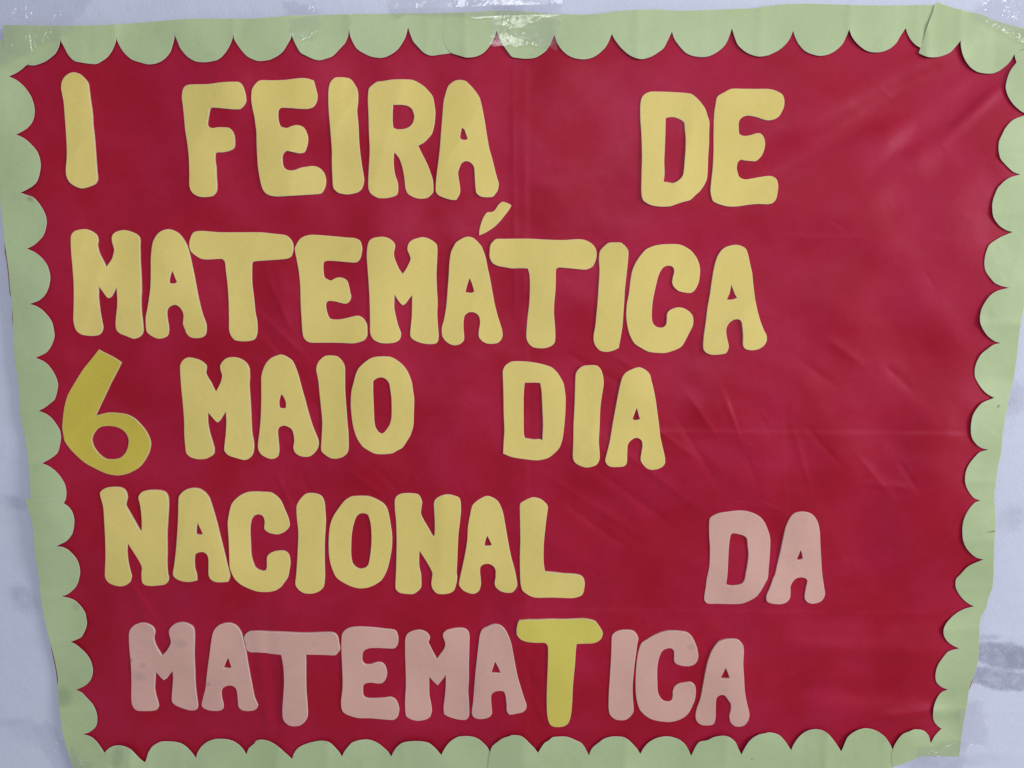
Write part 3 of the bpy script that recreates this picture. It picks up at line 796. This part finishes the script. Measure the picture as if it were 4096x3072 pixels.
letter('M', 'yellow foam letter M in the middle of MATEMÁTICA on the second line', Y, """1,1: 970,440 985,415 1020,395 1100,387 1150,402 1185,430 1200,455 1198,490 1190,525 1193,560 1210,610 1235,665 1267,708 1290,675 1315,630 1335,580 1325,540 1308,500 1312,460 1325,435 1360,410 1440,390 1490,402 1530,425 1562,458 1565,560 1558,700 1562,850 1568,950 1565,1060 1570,1150 1577,1240 1572,1285 1555,1308 1500,1315 1440,1308 1385,1290 1345,1265 1332,1240 1335,1180 1345,1080 1348,980 1348,890 1320,925 1290,965 1268,980 1245,960 1220,925 1195,885 1192,1000 1205,1070 1225,1150 1250,1215 1250,1250 1235,1280 1200,1300 1140,1308 1070,1303 1015,1275 988,1225 985,1130 982,960 975,820 965,680 957,560 960,490""")
letter('A', 'yellow foam letter A under the accent mark', Y, """1,1: 1730,435 1775,405 1820,387 1870,393 1910,425 1945,465 1965,510 1985,570 2000,650 2020,740 2040,850 2060,960 2085,1060 2110,1140 2125,1190 2130,1240 2115,1280 2085,1305 2040,1312 1990,1308 1950,1285 1925,1250 1925,1200 1935,1140 1932,1090 1915,1060 1880,1040 1840,1040 1805,1065 1793,1110 1792,1180 1798,1260 1790,1290 1760,1315 1715,1325 1670,1312 1630,1280 1608,1240 1606,1170 1625,1100 1645,980 1655,850 1665,720 1672,600 1685,520 1705,475""",
       """1,1: 1845,743 1865,790 1885,860 1860,872 1808,865 1825,800""")
letter('´', 'small slanted yellow foam accent above the A', Y, """1,1: 2128,85 2170,95 2207,115 2185,155 2150,200 2110,250 2060,300 2010,335 1975,355 1928,374 1930,330 1945,270 1965,220 1995,178 2040,172 2065,155 2095,110""", name='accent_mark')
letter('T', 'yellow foam letter T right of the accented A', Y, """1,1: 2025,460 2045,430 2075,407 2150,405 ; 2,1: 0,404 160,404 300,412 450,415 570,408 630,415 680,440 715,475 730,520 728,570 715,610 695,645 640,670 560,665 450,655 400,653 380,670 378,760 375,850 365,950 362,1050 370,1150 374,1240 368,1300 340,1330 290,1348 235,1350 180,1340 145,1310 125,1265 125,1200 135,1080 150,950 155,800 150,710 135,660 60,658 0,660 ; 1,1: 2150,650 2090,638 2045,615 2020,570 2018,520""")
letter('I', 'yellow foam letter I of MATEMÁTICA on the second line', Y, """2,1: 760,515 790,475 835,440 890,436 940,438 980,470 1005,512 1003,580 995,660 985,750 975,840 970,930 962,1050 955,1150 945,1220 922,1348 870,1372 815,1382 760,1370 725,1335 708,1295 705,1245 720,1160 728,1080 740,950 750,800 757,680 752,580""")
letter('C', 'yellow foam letter C of MATEMÁTICA on the second line', Y, """2,1: 1450,455 1500,475 1550,510 1590,560 1615,615 1625,670 1622,730 1610,790 1585,840 1550,870 1500,870 1440,855 1400,820 1385,785 1390,740 1402,690 1395,655 1375,640 1340,638 1310,650 1280,690 1260,740 1248,790 1230,870 1215,950 1208,1040 1210,1110 1225,1145 1255,1168 1300,1172 1330,1150 1338,1110 1340,1055 1360,1025 1400,1005 1440,997 1480,1003 1525,1028 1558,1065 1567,1110 1560,1160 1530,1220 1500,1280 1465,1335 1410,1365 1330,1390 1260,1390 1180,1380 1120,1350 1060,1310 1020,1240 1000,1170 988,1080 992,980 1010,880 1025,760 1040,680 1070,610 1110,550 1160,495 1230,465 1300,453 1400,450""")
letter('A', 'yellow foam letter A ending MATEMÁTICA on the second line', Y, """2,1: 1810,505 1850,475 1920,457 1970,462 2020,490 2040,540 2055,610 2075,700 2085,800 2100,920 2120,1020 2145,1110 2175,1190 2200,1240 2200,1290 2175,1330 2130,1358 2070,1368 2015,1355 1998,1325 1998,1240 1990,1150 1980,1115 1955,1100 1915,1105 1875,1135 1855,1170 1850,1210 1860,1270 1873,1335 1862,1375 1845,1395 1790,1405 1730,1407 1680,1390 1655,1355 1658,1250 1675,1130 1690,1000 1710,890 1730,750 1750,640 1775,560""",
       """2,1: 1895,800 1912,845 1928,885 1945,915 1900,930 1855,930 1880,875""")
# third line
letter('6', 'darker mustard yellow numeral 6 at the left', M_SIX, """0,1: 853,1362 905,1390 975,1425 1048,1473 1020,1530 990,1590 955,1655 ; 0,2: 920,75 880,160 850,225 828,273 870,262 940,247 1030,252 1100,265 1160,298 1210,345 1255,400 1290,470 1300,520 1285,590 1250,660 1200,722 1120,768 1060,785 1005,790 920,775 830,735 730,680 640,600 580,530 555,485 545,430 537,380 545,270 560,180 585,95 635,5 ; 0,1: 720,1530 780,1455""",
       """0,2: 930,362 1000,370 1055,395 1090,430 1110,480 1105,545 1080,600 1035,640 970,652 910,645 850,600 810,545 793,485 805,440 835,395 875,370""", name='numeral', thick=0.0012)
letter('M', 'yellow foam letter M of MAIO', Y, """0,1: 1555,1510 1565,1475 1590,1445 1625,1430 1670,1435 1730,1455 1770,1485 1783,1505 1782,1535 1778,1565 1800,1610 1825,1650 ; 0,2: 1845,35 1865,68 1885,30 1900,0 ; 0,1: 1915,1615 1918,1580 1905,1540 1902,1500 1920,1468 1950,1440 1990,1428 2050,1432 2100,1455 2135,1490 2152,1530 2155,1600 ; 0,2: 2152,10 2160,130 2168,280 2175,420 2190,510 2190,570 2175,620 2145,648 2110,657 2040,640 1970,615 1938,575 1940,520 1950,430 1955,320 1950,238 1925,275 1900,315 1880,333 1860,320 1830,285 1795,245 1795,330 1810,420 1830,490 1848,560 1845,605 1815,630 1770,648 1710,650 1650,635 1610,600 1600,540 1592,440 1590,320 1578,160 1565,30""")
letter('A', 'yellow foam letter A of MAIO', Y, """1,1: 90,1475 130,1435 175,1415 215,1405 260,1420 310,1455 335,1500 360,1570 380,1640 ; 1,2: 400,60 425,150 450,245 480,340 510,420 535,480 540,520 530,560 500,600 465,625 420,630 370,618 335,590 322,550 330,490 320,420 300,385 245,360 200,375 185,410 190,480 197,570 190,620 170,640 130,648 85,635 40,605 18,560 18,500 30,410 40,290 45,130 45,20 ; 1,1: 45,1600 60,1535""",
       """1,2: 222,88 245,125 258,165 258,205 230,212 200,205 198,150 210,105""")
letter('I', 'yellow foam letter I of MAIO', Y, """1,1: 525,1500 545,1460 595,1418 650,1413 700,1420 740,1455 765,1505 768,1600 ; 1,2: 768,50 775,180 785,320 795,430 797,560 785,600 750,630 700,645 650,643 600,615 565,580 562,540 568,450 572,320 560,190 548,80 ; 1,1: 540,1650 530,1590 520,1540""")
letter('O', 'yellow foam letter O ending MAIO', Y, """1,1: 885,1525 930,1480 985,1440 1040,1424 1150,1424 1200,1445 1260,1490 1300,1540 1325,1590 1345,1650 ; 1,2: 1355,60 1365,130 1362,250 1358,360 1335,440 1300,500 1265,550 1220,575 1180,598 1100,607 1030,603 980,580 920,540 870,465 840,370 825,270 818,170 825,60 ; 1,1: 845,1640 860,1580""",
       """1,1: 1012,1635 1045,1610 1085,1602 1125,1620 1150,1655 ; 1,2: 1160,50 1170,130 1170,290 1155,350 1130,390 1105,420 1080,430 1055,412 1030,370 1020,300 1015,180 1010,80 1010,5""")
letter('D', 'yellow foam letter D of DIA', Y, """2,1: 0,1465 50,1462 130,1466 250,1485 340,1515 390,1560 420,1605 445,1655 ; 2,2: 455,50 463,120 460,250 450,370 435,480 410,550 365,600 310,640 220,660 110,650 0,632 ; 1,2: 2135,602 2140,500 2146,400 2140,250 2138,100 ; 1,1: 2135,1650 2133,1545 2150,1505 2180,1480""",
       """2,1: 110,1648 200,1647 243,1650 ; 2,2: 255,60 262,200 268,350 262,490 240,478 185,480 112,468 102,430 100,280 100,120 105,30""")
letter('I', 'yellow foam letter I of DIA', Y, """2,1: 550,1580 565,1545 600,1512 640,1500 730,1500 765,1530 785,1585 792,1640 ; 2,2: 790,20 775,110 762,220 757,360 750,500 755,570 758,630 750,670 725,702 680,718 640,722 590,708 545,680 527,640 530,500 532,350 540,200 545,50""")
letter('A', 'yellow foam letter A ending DIA', Y, """2,1: 980,1565 1020,1540 1095,1515 1150,1535 1190,1575 1205,1630 ; 2,2: 1218,20 1240,130 1255,240 1270,350 1282,460 1300,540 1320,630 1322,685 1300,715 1260,735 1210,742 1170,732 1135,700 1112,660 1118,600 1128,530 1120,490 1090,468 1060,468 1020,495 1000,530 995,600 992,680 970,710 910,718 850,715 820,695 806,665 815,620 845,500 870,350 890,240 920,80 ; 2,1: 942,1640 955,1600""",
       """2,2: 1078,205 1088,240 1105,305 1070,315 1040,308 1055,265""")
# fourth line
letter('N', 'yellow foam letter N starting NACIONAL', Y, """0,2: 862,945 885,915 920,898 980,890 1040,895 1075,915 1092,945 1098,985 1090,1020 1085,1050 1110,1100 1150,1170 1190,1240 1215,1275 1222,1265 1224,1200 1218,1110 1208,1040 1195,985 1205,955 1235,930 1290,918 1360,918 1410,928 1440,955 1452,1000 1453,1080 1445,1200 1440,1300 1443,1430 1443,1560 1450,1650 ; 0,3: 1457,10 1450,50 1420,75 1370,82 1310,87 1255,80 1230,60 1222,15 ; 0,2: 1222,1620 1225,1585 1200,1530 1150,1450 1100,1372 1097,1450 1105,1530 1120,1600 1135,1655 ; 0,3: 1135,15 1125,50 1090,78 1045,90 990,82 940,60 912,25 905,-10 ; 0,2: 910,1500 908,1350 900,1200 890,1060""")
letter('A', 'yellow foam letter A, second letter of NACIONAL', Y, """0,2: 1545,975 1570,940 1605,915 1660,900 1720,908 1770,940 1805,985 1825,1040 1850,1120 1875,1210 1900,1310 1930,1430 1955,1530 1985,1640 ; 0,3: 1985,15 1970,50 1920,55 1860,52 1820,30 1803,0 ; 0,2: 1800,1620 1800,1520 1790,1480 1760,1455 1720,1455 1685,1475 1678,1510 1682,1590 1698,1650 ; 0,3: 1700,40 1640,52 1580,48 1530,30 1500,5 ; 0,2: 1493,1640 1505,1560 1520,1430 1530,1300 1538,1150 1540,1040""",
       """0,2: 1705,1198 1730,1250 1752,1297 1725,1305 1692,1300 1695,1250""")
letter('C', 'yellow foam letter C of NACIONAL', Y, """0,2: 2000,1040 2030,1000 2080,960 2140,935 2205,930 ; 1,2: 60,932 130,938 180,970 215,1010 250,1090 275,1150 290,1215 280,1245 250,1275 200,1298 160,1298 110,1285 75,1260 70,1235 75,1195 68,1160 50,1135 20,1127 0,1130 ; 0,2: 2195,1140 2170,1180 2160,1260 2165,1400 2172,1500 2200,1580 ; 1,2: 10,1600 30,1610 60,1617 85,1612 93,1580 95,1495 120,1465 170,1445 240,1442 275,1465 290,1500 295,1560 285,1620 ; 1,3: 275,10 250,50 215,95 170,125 110,138 40,138 0,132 ; 0,3: 2150,110 2080,75 2030,30 2005,-15 ; 0,2: 1985,1590 1980,1480 1975,1350 1967,1200 1980,1110""")
letter('I', 'yellow foam letter I of NACIONAL', Y, """1,2: 350,1060 365,1020 395,980 430,950 475,943 530,950 570,975 590,1020 597,1090 602,1180 597,1270 592,1340 590,1480 593,1650 ; 1,3: 592,30 580,100 540,135 490,152 420,150 370,122 340,75 ; 1,2: 347,1650 357,1500 365,1280 352,1150""")
letter('O', 'yellow foam letter O of NACIONAL', Y, """1,2: 640,1220 670,1140 720,1065 770,1005 820,975 900,968 970,972 1040,998 1105,1040 1135,1090 1150,1150 1165,1240 1175,1330 1172,1420 1155,1520 1135,1600 1110,1655 ; 1,3: 1080,40 1020,80 960,102 890,107 820,90 750,55 700,20 ; 1,2: 675,1640 645,1560 630,1470 628,1340""",
       """1,2: 865,1150 895,1122 930,1117 965,1130 980,1165 992,1220 998,1310 995,1400 985,1490 970,1560 945,1587 900,1598 860,1580 835,1550 822,1490 820,1400 825,1300 840,1220""")
letter('N', 'yellow foam letter N in the middle of NACIONAL', Y, """1,2: 1200,1000 1215,970 1250,950 1310,943 1390,950 1415,970 1435,1020 1430,1060 1425,1100 1425,1125 1450,1180 1485,1240 1515,1295 1535,1322 1543,1300 1545,1200 1540,1100 1537,1030 1550,998 1590,970 1650,955 1700,962 1755,985 1768,1030 1770,1100 1760,1200 1748,1300 1742,1420 1738,1520 1733,1630 ; 1,3: 1737,20 1730,70 1710,125 1670,150 1610,158 1560,150 1525,110 1515,70 1522,5 ; 1,2: 1525,1640 1510,1600 1470,1530 1412,1440 1408,1500 1410,1580 1425,1650 ; 1,3: 1428,60 1425,100 1400,130 1362,155 1300,156 1240,145 1208,115 1205,60 1208,0 ; 1,2: 1212,1550 1215,1350 1210,1180 1200,1080""")
letter('A', 'yellow foam letter A before the L of NACIONAL', Y, """1,2: 1870,1050 1910,1010 1960,980 2000,968 2050,985 2090,1015 2115,1060 2135,1120 2150,1200 2170,1320 2190,1430 2210,1520 ; 2,2: 15,1580 30,1640 ; 2,3: 40,40 45,85 25,120 0,143 ; 1,3: 2160,145 2110,130 2070,95 2062,60 2070,10 ; 1,2: 2070,1650 2070,1610 2050,1575 2010,1555 1970,1558 1940,1580 1935,1630 ; 1,3: 1940,20 1942,80 1925,130 1890,153 1850,152 1790,125 1755,80 1758,40 ; 1,2: 1770,1640 1790,1550 1810,1450 1825,1350 1832,1230 1850,1130""",
       """1,2: 1997,1312 2015,1345 2038,1395 2010,1400 1975,1400 1980,1360""")
letter('L', 'yellow foam letter L ending NACIONAL', Y, """2,2: 68,1055 75,1030 110,1005 180,980 240,992 275,1015 308,1055 305,1110 295,1180 285,1270 275,1370 272,1470 275,1560 285,1622 350,1628 440,1638 530,1643 590,1656 ; 2,3: 620,25 628,70 620,130 605,165 570,182 520,192 440,190 350,187 200,187 140,165 90,125 75,70 70,0 ; 2,2: 68,1500 72,1350 70,1200""")
letter('D', 'pink foam letter D of DA', P_, """2,2: 1708,1170 1730,1145 1790,1118 1870,1105 1960,1096 2040,1105 2100,1125 2150,1155 2185,1200 2210,1260 ; 3,2: 15,1310 20,1360 15,1480 5,1600 ; 2,3: 2210,20 2190,60 2150,130 2110,180 2050,215 1980,240 1890,243 1780,240 1690,238 1665,215 1662,185 1675,100 1685,20 ; 2,2: 1695,1640 1708,1560 1712,1420 1705,1300""",
       """2,2: 1890,1305 1910,1290 1960,1298 2000,1310 2030,1335 2038,1400 2045,1480 2035,1570 2020,1650 ; 2,3: 2010,40 1985,70 1940,83 1890,85 1850,75 1855,40 ; 2,2: 1862,1640 1868,1520 1875,1400""")
letter('A', 'pink foam letter A of DA', P_, """3,2: 210,1135 240,1115 290,1105 340,1110 385,1130 415,1165 435,1210 448,1280 452,1380 460,1520 468,1640 ; 3,3: 475,30 485,100 493,155 480,195 450,225 390,240 345,230 320,200 320,160 330,100 342,45 325,22 285,12 245,22 215,50 195,90 195,140 190,190 165,225 120,243 60,243 0,228 ; 2,3: 2200,205 2202,170 ; 3,3: 20,100 48,20 ; 3,2: 62,1650 80,1570 110,1450 135,1330 155,1240 180,1180""",
       """3,2: 283,1433 295,1465 303,1512 275,1522 245,1520 262,1485""")
# fifth line
letter('M', 'pink foam letter M with a grey spot starting the bottom line', P_, """0,3: 1115,490 1130,455 1165,425 1215,407 1260,410 1310,435 1335,470 1335,505 1328,540 1340,590 1365,640 1397,690 1430,660 1460,615 1475,580 1470,540 1460,500 1462,465 1485,435 1520,412 1570,403 1620,415 1660,440 1675,475 1678,550 1675,680 1680,800 1685,920 1695,1020 1708,1110 1705,1145 1690,1158 1640,1162 1580,1145 1520,1120 1490,1095 1483,1060 1490,960 1495,880 1490,822 1465,850 1440,885 1415,900 1390,880 1365,850 1340,830 1338,900 1335,970 1345,1030 1362,1085 1370,1125 1355,1155 1320,1165 1250,1168 1190,1165 1160,1148 1140,1110 1133,1040 1135,920 1130,760 1118,640 1113,560""")
letter('A', 'pink foam letter A, second letter of the bottom line', P_, """0,3: 1840,490 1860,455 1895,425 1940,410 1985,408 2030,425 2060,455 2085,500 2105,570 2120,640 2135,730 2155,840 2175,940 2195,1040 ; 1,3: 0,1085 15,1120 5,1145 ; 0,3: 2190,1162 2140,1168 2090,1160 2060,1130 2055,1080 2048,1010 2035,970 2005,950 1970,948 1930,965 1912,995 1915,1050 1930,1110 1928,1145 1905,1162 1860,1167 1800,1160 1755,1140 1742,1115 1755,1050 1775,970 1785,870 1800,750 1815,640 1825,560""",
       """0,3: 1970,705 1985,750 2000,795 1965,800 1930,795 1950,745""")
letter('T', 'pink foam letter T overlapping the A beside it on the bottom line', P_, """0,3: 2108,535 2125,500 2155,482 2205,478 ; 1,3: 100,482 250,488 400,495 520,492 640,489 680,500 705,530 715,580 725,640 710,660 685,685 600,683 500,681 428,680 430,760 430,880 432,1000 440,1100 445,1190 440,1230 420,1262 380,1292 330,1300 285,1292 250,1265 232,1230 228,1150 235,1050 242,920 237,800 225,720 215,682 150,675 80,665 0,660 ; 0,3: 2170,660 2135,645 2125,620 2120,585""", name='letter')
letter('E', 'pink foam letter E of the bottom line', P_, """1,3: 745,500 775,465 820,447 890,440 1000,445 1100,455 1190,465 1215,485 1228,530 1228,570 1220,600 1195,625 1130,626 1050,622 980,625 940,640 920,670 918,740 940,765 990,765 1040,748 1080,748 1110,770 1128,815 1130,860 1115,900 1090,925 1050,930 990,922 945,930 925,950 922,1000 928,1040 955,1058 1020,1060 1100,1055 1160,1048 1200,1065 1225,1105 1236,1150 1230,1200 1210,1232 1180,1245 1080,1238 980,1230 880,1228 800,1205 755,1180 738,1140 735,1080 748,960 745,800 738,650 738,560""")
letter('M', 'pink foam letter M in the middle of the bottom line', P_, """1,3: 1290,545 1305,505 1345,480 1400,467 1440,473 1480,495 1502,535 1490,575 1505,610 1530,660 1563,718 1590,680 1620,640 1635,600 1632,570 1615,520 1620,495 1650,470 1710,455 1780,452 1820,468 1842,505 1842,620 1838,780 1838,900 1832,1000 1838,1090 1842,1190 1835,1220 1815,1242 1780,1245 1720,1235 1660,1215 1625,1195 1620,1140 1632,1040 1640,940 1640,855 1610,895 1570,945 1535,915 1495,868 1495,960 1498,1040 1512,1110 1518,1170 1505,1215 1470,1240 1400,1252 1350,1243 1300,1215 1290,1170 1288,1080 1295,940 1292,780 1288,650""")
letter('A', 'pink foam letter A left of the yellow T on the bottom line', P_, """1,3: 1955,465 2000,440 2055,420 2110,430 2150,465 2180,520 2205,590 ; 2,3: 5,650 25,760 50,880 80,980 105,1060 125,1120 118,1155 90,1178 40,1190 0,1198 ; 1,3: 2190,1198 2168,1170 2165,1110 2155,1030 2140,1000 2110,993 2065,1000 2035,1025 2030,1070 2035,1150 2038,1190 2015,1220 1970,1235 1920,1236 1880,1220 1865,1185 1875,1100 1885,980 1895,850 1910,710 1925,580 1935,510""",
       """1,3: 2066,740 2090,785 2115,842 2075,840 2032,840 2048,790""")
letter('T', 'lime yellow foam letter T among the pink letters of the bottom line', M_LIME, """2,3: 50,410 65,385 130,380 220,380 320,375 450,376 620,370 680,380 720,395 755,440 783,490 775,535 745,565 700,582 630,585 558,588 550,660 545,750 535,850 525,960 520,1080 512,1180 500,1240 480,1280 440,1302 370,1305 335,1290 315,1255 303,1190 300,1080 302,960 308,820 312,680 308,605 285,580 200,578 130,570 80,552 45,515 40,470""")
letter('I', 'pink foam letter I of the bottom line', P_, """2,3: 865,520 890,490 940,470 1010,468 1055,480 1080,510 1092,540 1082,590 1075,650 1062,740 1052,830 1042,940 1043,1050 1050,1165 1035,1200 985,1243 910,1245 870,1225 845,1195 835,1140 838,1000 848,850 857,700 860,600""")
letter('C', 'pink foam letter C of the bottom line', P_, """2,3: 1120,585 1170,550 1230,515 1290,490 1360,476 1450,480 1510,490 1550,520 1580,570 1600,630 1610,690 1600,735 1575,765 1530,780 1470,777 1420,760 1402,735 1402,690 1400,650 1380,628 1350,625 1310,640 1285,670 1265,730 1255,800 1255,900 1260,1000 1280,1050 1310,1080 1350,1087 1380,1075 1390,1040 1390,1000 1405,960 1440,935 1490,925 1540,920 1570,935 1585,960 1588,1010 1580,1070 1555,1130 1530,1180 1490,1220 1440,1245 1370,1262 1290,1258 1210,1240 1150,1205 1105,1155 1082,1090 1070,1000 1070,870 1078,750 1095,650""")
letter('A', 'pink foam letter A ending the bottom line', P_, """2,3: 1755,610 1790,570 1850,550 1940,550 1975,570 1998,605 2003,660 1998,760 2005,880 2012,1000 2030,1100 2052,1200 2040,1250 2010,1290 1965,1303 1920,1295 1888,1262 1880,1210 1892,1160 1892,1110 1870,1075 1840,1035 1810,1028 1775,1045 1762,1080 1760,1160 1755,1250 1735,1285 1700,1292 1640,1288 1600,1260 1587,1220 1595,1160 1630,1060 1650,960 1670,850 1695,740 1725,660""",
       """2,3: 1847,793 1865,835 1883,885 1845,890 1800,887 1822,845""")

for i, (name, label, m, outline, holes, thick) in enumerate(L):
    r = random.Random(100 + i)
    ph, qh = r.uniform(0, 6.3), r.uniform(0, 6.3)
    lift = 0.0004 + (0.0014 if 'overlapping' in label else 0.0)
    tu, tv = r.uniform(-1, 1) * 9e-6, r.uniform(-1, 1) * 9e-6
    op = np.array(parse(outline))
    c = op.mean(0)

    bends = [(r.uniform(-45, 45), r.uniform(0, 1.57), r.uniform(0.0004, 0.0011)) for _ in range(2)]

    def hf(u, v, bends=bends, ph=ph, qh=qh, lift=lift, c=c, tu=tu, tv=tv):
        w = 0.00035 * np.sin(u / 47.0 + ph) + 0.00035 * np.sin(v / 39.0 + qh)
        for d0, th, a in bends:
            d = (u - c[0]) * math.cos(th) + (v - c[1]) * math.sin(th) - d0
            w = w + a * np.exp(-np.abs(d) / 16.0)
        return h_low(u, v) + lift + w + tu * (u - c[0]) + tv * (v - c[1]) + 0.0002
    o = cut_sheet(name, smooth(parse(outline)), [smooth(parse(q), 1.6) for q in holes], hf, thick, m, banner,
                  cell=8.0, chamfer=0.00045, sink=0.0018)
    o['label'] = label


# ------------------------------------------------------------------ clear packing tape
def tape(label, corners, ridges, seed, nu=70, nv=44, lift=0.0070, crumple=1.0, fold=0.0005):
    """wrinkled strip of clear film; corners = four grid points, ridges = creases across it"""
    r = np.random.default_rng(seed)
    nu, nv = int(nu * 2.2), int(nv * 2.2)
    A = np.array(parse(corners))
    s, t = np.meshgrid(np.linspace(0, 1, nu), np.linspace(0, 1, nv))
    u = (A[0, 0] * (1 - s) + A[1, 0] * s) * (1 - t) + (A[3, 0] * (1 - s) + A[2, 0] * s) * t
    v = (A[0, 1] * (1 - s) + A[1, 1] * s) * (1 - t) + (A[3, 1] * (1 - s) + A[2, 1] * s) * t
    es, et = np.abs(2 * s - 1) ** 6, np.abs(2 * t - 1) ** 6
    u = u + (5.0 * np.sin(5 * t + seed) + 2.4 * np.sin(17 * t + 2 * seed) + 1.2 * np.sin(41 * t + seed)) * es
    v = v + (4.0 * np.sin(6 * s + 2 * seed) + 2.2 * np.sin(19 * s + seed) + 1.2 * np.sin(43 * s)) * et
    # the film bridges from the paper down to the wall
    bl = BLEND(u, v)
    hb = np.maximum(h_low(u, v) * bl + lift * bl + 0.0022, 0.0022)
    w = np.zeros_like(u)
    for k in range(14):
        lam = 10 ** r.uniform(math.log10(25), math.log10(130))
        th = r.uniform(0, math.pi)
        w += lam * 4.5e-6 * np.abs(np.sin(3.1416 * (math.cos(th) * u + math.sin(th) * v) / lam
                                          + 0.5 * np.sin((u - v) / 40 + k) + r.uniform(0, 6)))
    w = (w - w.mean()) * crumple
    segs = [parse(g) for g in ridges.split('|') if g.strip()]
    for (x0, y0), (x1, y1) in segs:
        w = w + seg_fold(u, v, x0, y0, x1, y1, 1.6, fold, 'soft', 0.25)
        for q in range(int(2.5 + 3.5 * crumple)):                # a crease never comes alone
            cx, cy = (x0 + x1) / 2 + r.normal(0, 9), (y0 + y1) / 2 + r.normal(0, 9)
            th, ln = math.atan2(y1 - y0, x1 - x0) + r.normal(0, 0.6), r.uniform(4, 16)
            dx, dy = math.cos(th) * ln, math.sin(th) * ln
            w = w + seg_fold(u, v, cx - dx, cy - dy, cx + dx, cy + dy, r.uniform(0.9, 1.8), fold * r.uniform(0.35, 1.0) * r.choice([-1, 1]), 'soft', 0.4)
    h = np.maximum(hb + w, 0.0012)
    X, Z = to_wall(u, v, h)
    V = np.stack([X.ravel(), -h.ravel(), Z.ravel()], 1)
    idx = np.arange(nu * nv).reshape(nv, nu)
    F = np.stack([idx[1:, :-1], idx[1:, 1:], idx[:-1, 1:], idx[:-1, :-1]], -1).reshape(-1, 4).tolist()
    o = link('clear_tape', V, F, M_TAPE, (float(X.mean()), -float(h.mean()), float(Z.mean())), None, len(F))
    o['label'] = label
    o['category'] = 'tape'
    o['group'] = 'clear tape holding the banner to the wall'
    return o


def BLEND(u, v):
    """1 over the banner, falling to a small value over the bare wall"""
    ed = np.interp(u, [-60, 0, 553, 1106, 1659, 2030, 2120, 2212, 2300], [50, 52, 40, 22, 10, 6, 30, 62, 80])
    top = np.clip((v - ed + 10) / 20, 0, 1)
    eb = np.interp(u, [0, 1930, 2075, 2085, 2212], [1672, 1668, 1635, 1600, 1600])
    bot = np.clip((eb - v + 10) / 20, 0, 1)
    le = np.interp(v, [0, 414, 830, 1244, 1400, 1560, 1660], [-20, 0, 40, 84, 112, 138, 158])
    lf = np.clip((u - le + 12) / 24, 0, 1)
    re = np.interp(v, [0, 1244, 1480, 1640], [2400, 2146, 2095, 2072])
    rt = np.clip((re - u + 12) / 24, 0, 1)
    return 0.1 + 0.9 * top * bot * lf * rt


tape('broad crinkled clear tape over the top left corner', '0,0: -120,-90 900,-90 520,330 -120,610',
     '0,0: 208,-20 222,200|0,0: 190,10 215,170|0,0: 150,130 60,200|0,0: 560,90 480,150|0,0: 330,60 420,190|0,0: 640,180 560,200|0,0: 60,40 130,190|0,0: 400,260 340,400|0,0: 520,60 515,200|0,0: 700,40 440,210|0,0: 240,240 280,520|0,0: 100,300 20,420', 3, lift=0.0070, fold=0.0009)
tape('narrow barely visible clear tape between top left corner and banner middle', '1,0: 250,20 540,20 530,330 290,330',
     '1,0: 250,36 490,190|1,0: 545,30 470,110|1,0: 320,230 312,310|1,0: 480,290 440,320', 5, 40, 40, lift=0.0070, crumple=0.7, fold=0.0007)
tape('long horizontal clear tape along the top edge at middle', '1,0: 1140,-60 2330,-70 2330,130 1180,150',
     '1,0: 1290,12 1470,16|1,0: 1700,0 1722,75|1,0: 1900,95 2000,60|1,0: 1940,85 2090,40|1,0: 1780,80 1960,20|1,0: 2050,60 2290,40', 8, 90, 30, lift=0.0070, fold=0.0004, crumple=0.45)
tape('upright shiny clear tape crossing the green border at top middle', '1,0: 2040,-40 2630,-40 2625,430 2045,372',
     '1,0: 2150,90 2110,330|1,0: 2205,120 2195,250|1,0: 2160,240 2212,330|1,0: 2390,350 2370,400|1,0: 2590,20 2560,110|1,0: 2380,180 2470,140|1,0: 2400,330 2420,400', 13, 60, 60, lift=0.0070, fold=0.0004, crumple=0.42)
tape('heavily crinkled shiny clear tape over the top right corner', '3,0: 1765,110 2010,-90 2420,-60 2420,520',
     '3,0: 1790,100 1900,180|3,0: 1840,60 1800,120|3,0: 1900,250 1990,180|3,0: 1970,290 2060,230|3,0: 2080,220 2170,320|3,0: 2050,370 2110,290|3,0: 2150,120 2060,170|3,0: 2110,250 2120,320|3,0: 2190,300 2120,480|3,0: 2010,60 2150,40|3,0: 2060,120 2200,230|3,0: 1960,160 2120,260|3,0: 2150,360 2090,440', 17, 80, 70, lift=0.0070, crumple=1.35, fold=0.0005)
tape('crinkled clear tape at the bottom left corner', '0,3: 270,1310 400,1250 800,1650 560,1790',
     '0,3: 330,1340 370,1400|0,3: 380,1360 430,1430|0,3: 410,1500 480,1520|0,3: 460,1430 520,1490|0,3: 640,1600 750,1650|0,3: 560,1560 640,1640|0,3: 670,1590 730,1630', 21, 70, 44, lift=0.0070, crumple=1.2, fold=0.0011)
tape('clear tape under the bottom right corner', '3,3: 1280,1470 1700,1440 1690,1760 1260,1760',
     '3,3: 1330,1640 1375,1600|3,3: 1370,1545 1420,1530|3,3: 1450,1560 1490,1570|3,3: 1560,1410 1590,1440|3,3: 1420,1600 1460,1610', 25, 60, 44, lift=0.0070, crumple=0.7, fold=0.0009)
tape('faint clear tape beside the bottom right corner, stuck to the wall', '3,3: 1650,1150 1880,1060 1890,1440 1640,1520',
     '3,3: 1770,1240 1795,1215|3,3: 1680,1480 1700,1460|3,3: 1830,1440 1850,1410', 29, 40, 50, lift=0.0070, crumple=0.6, fold=0.0008)
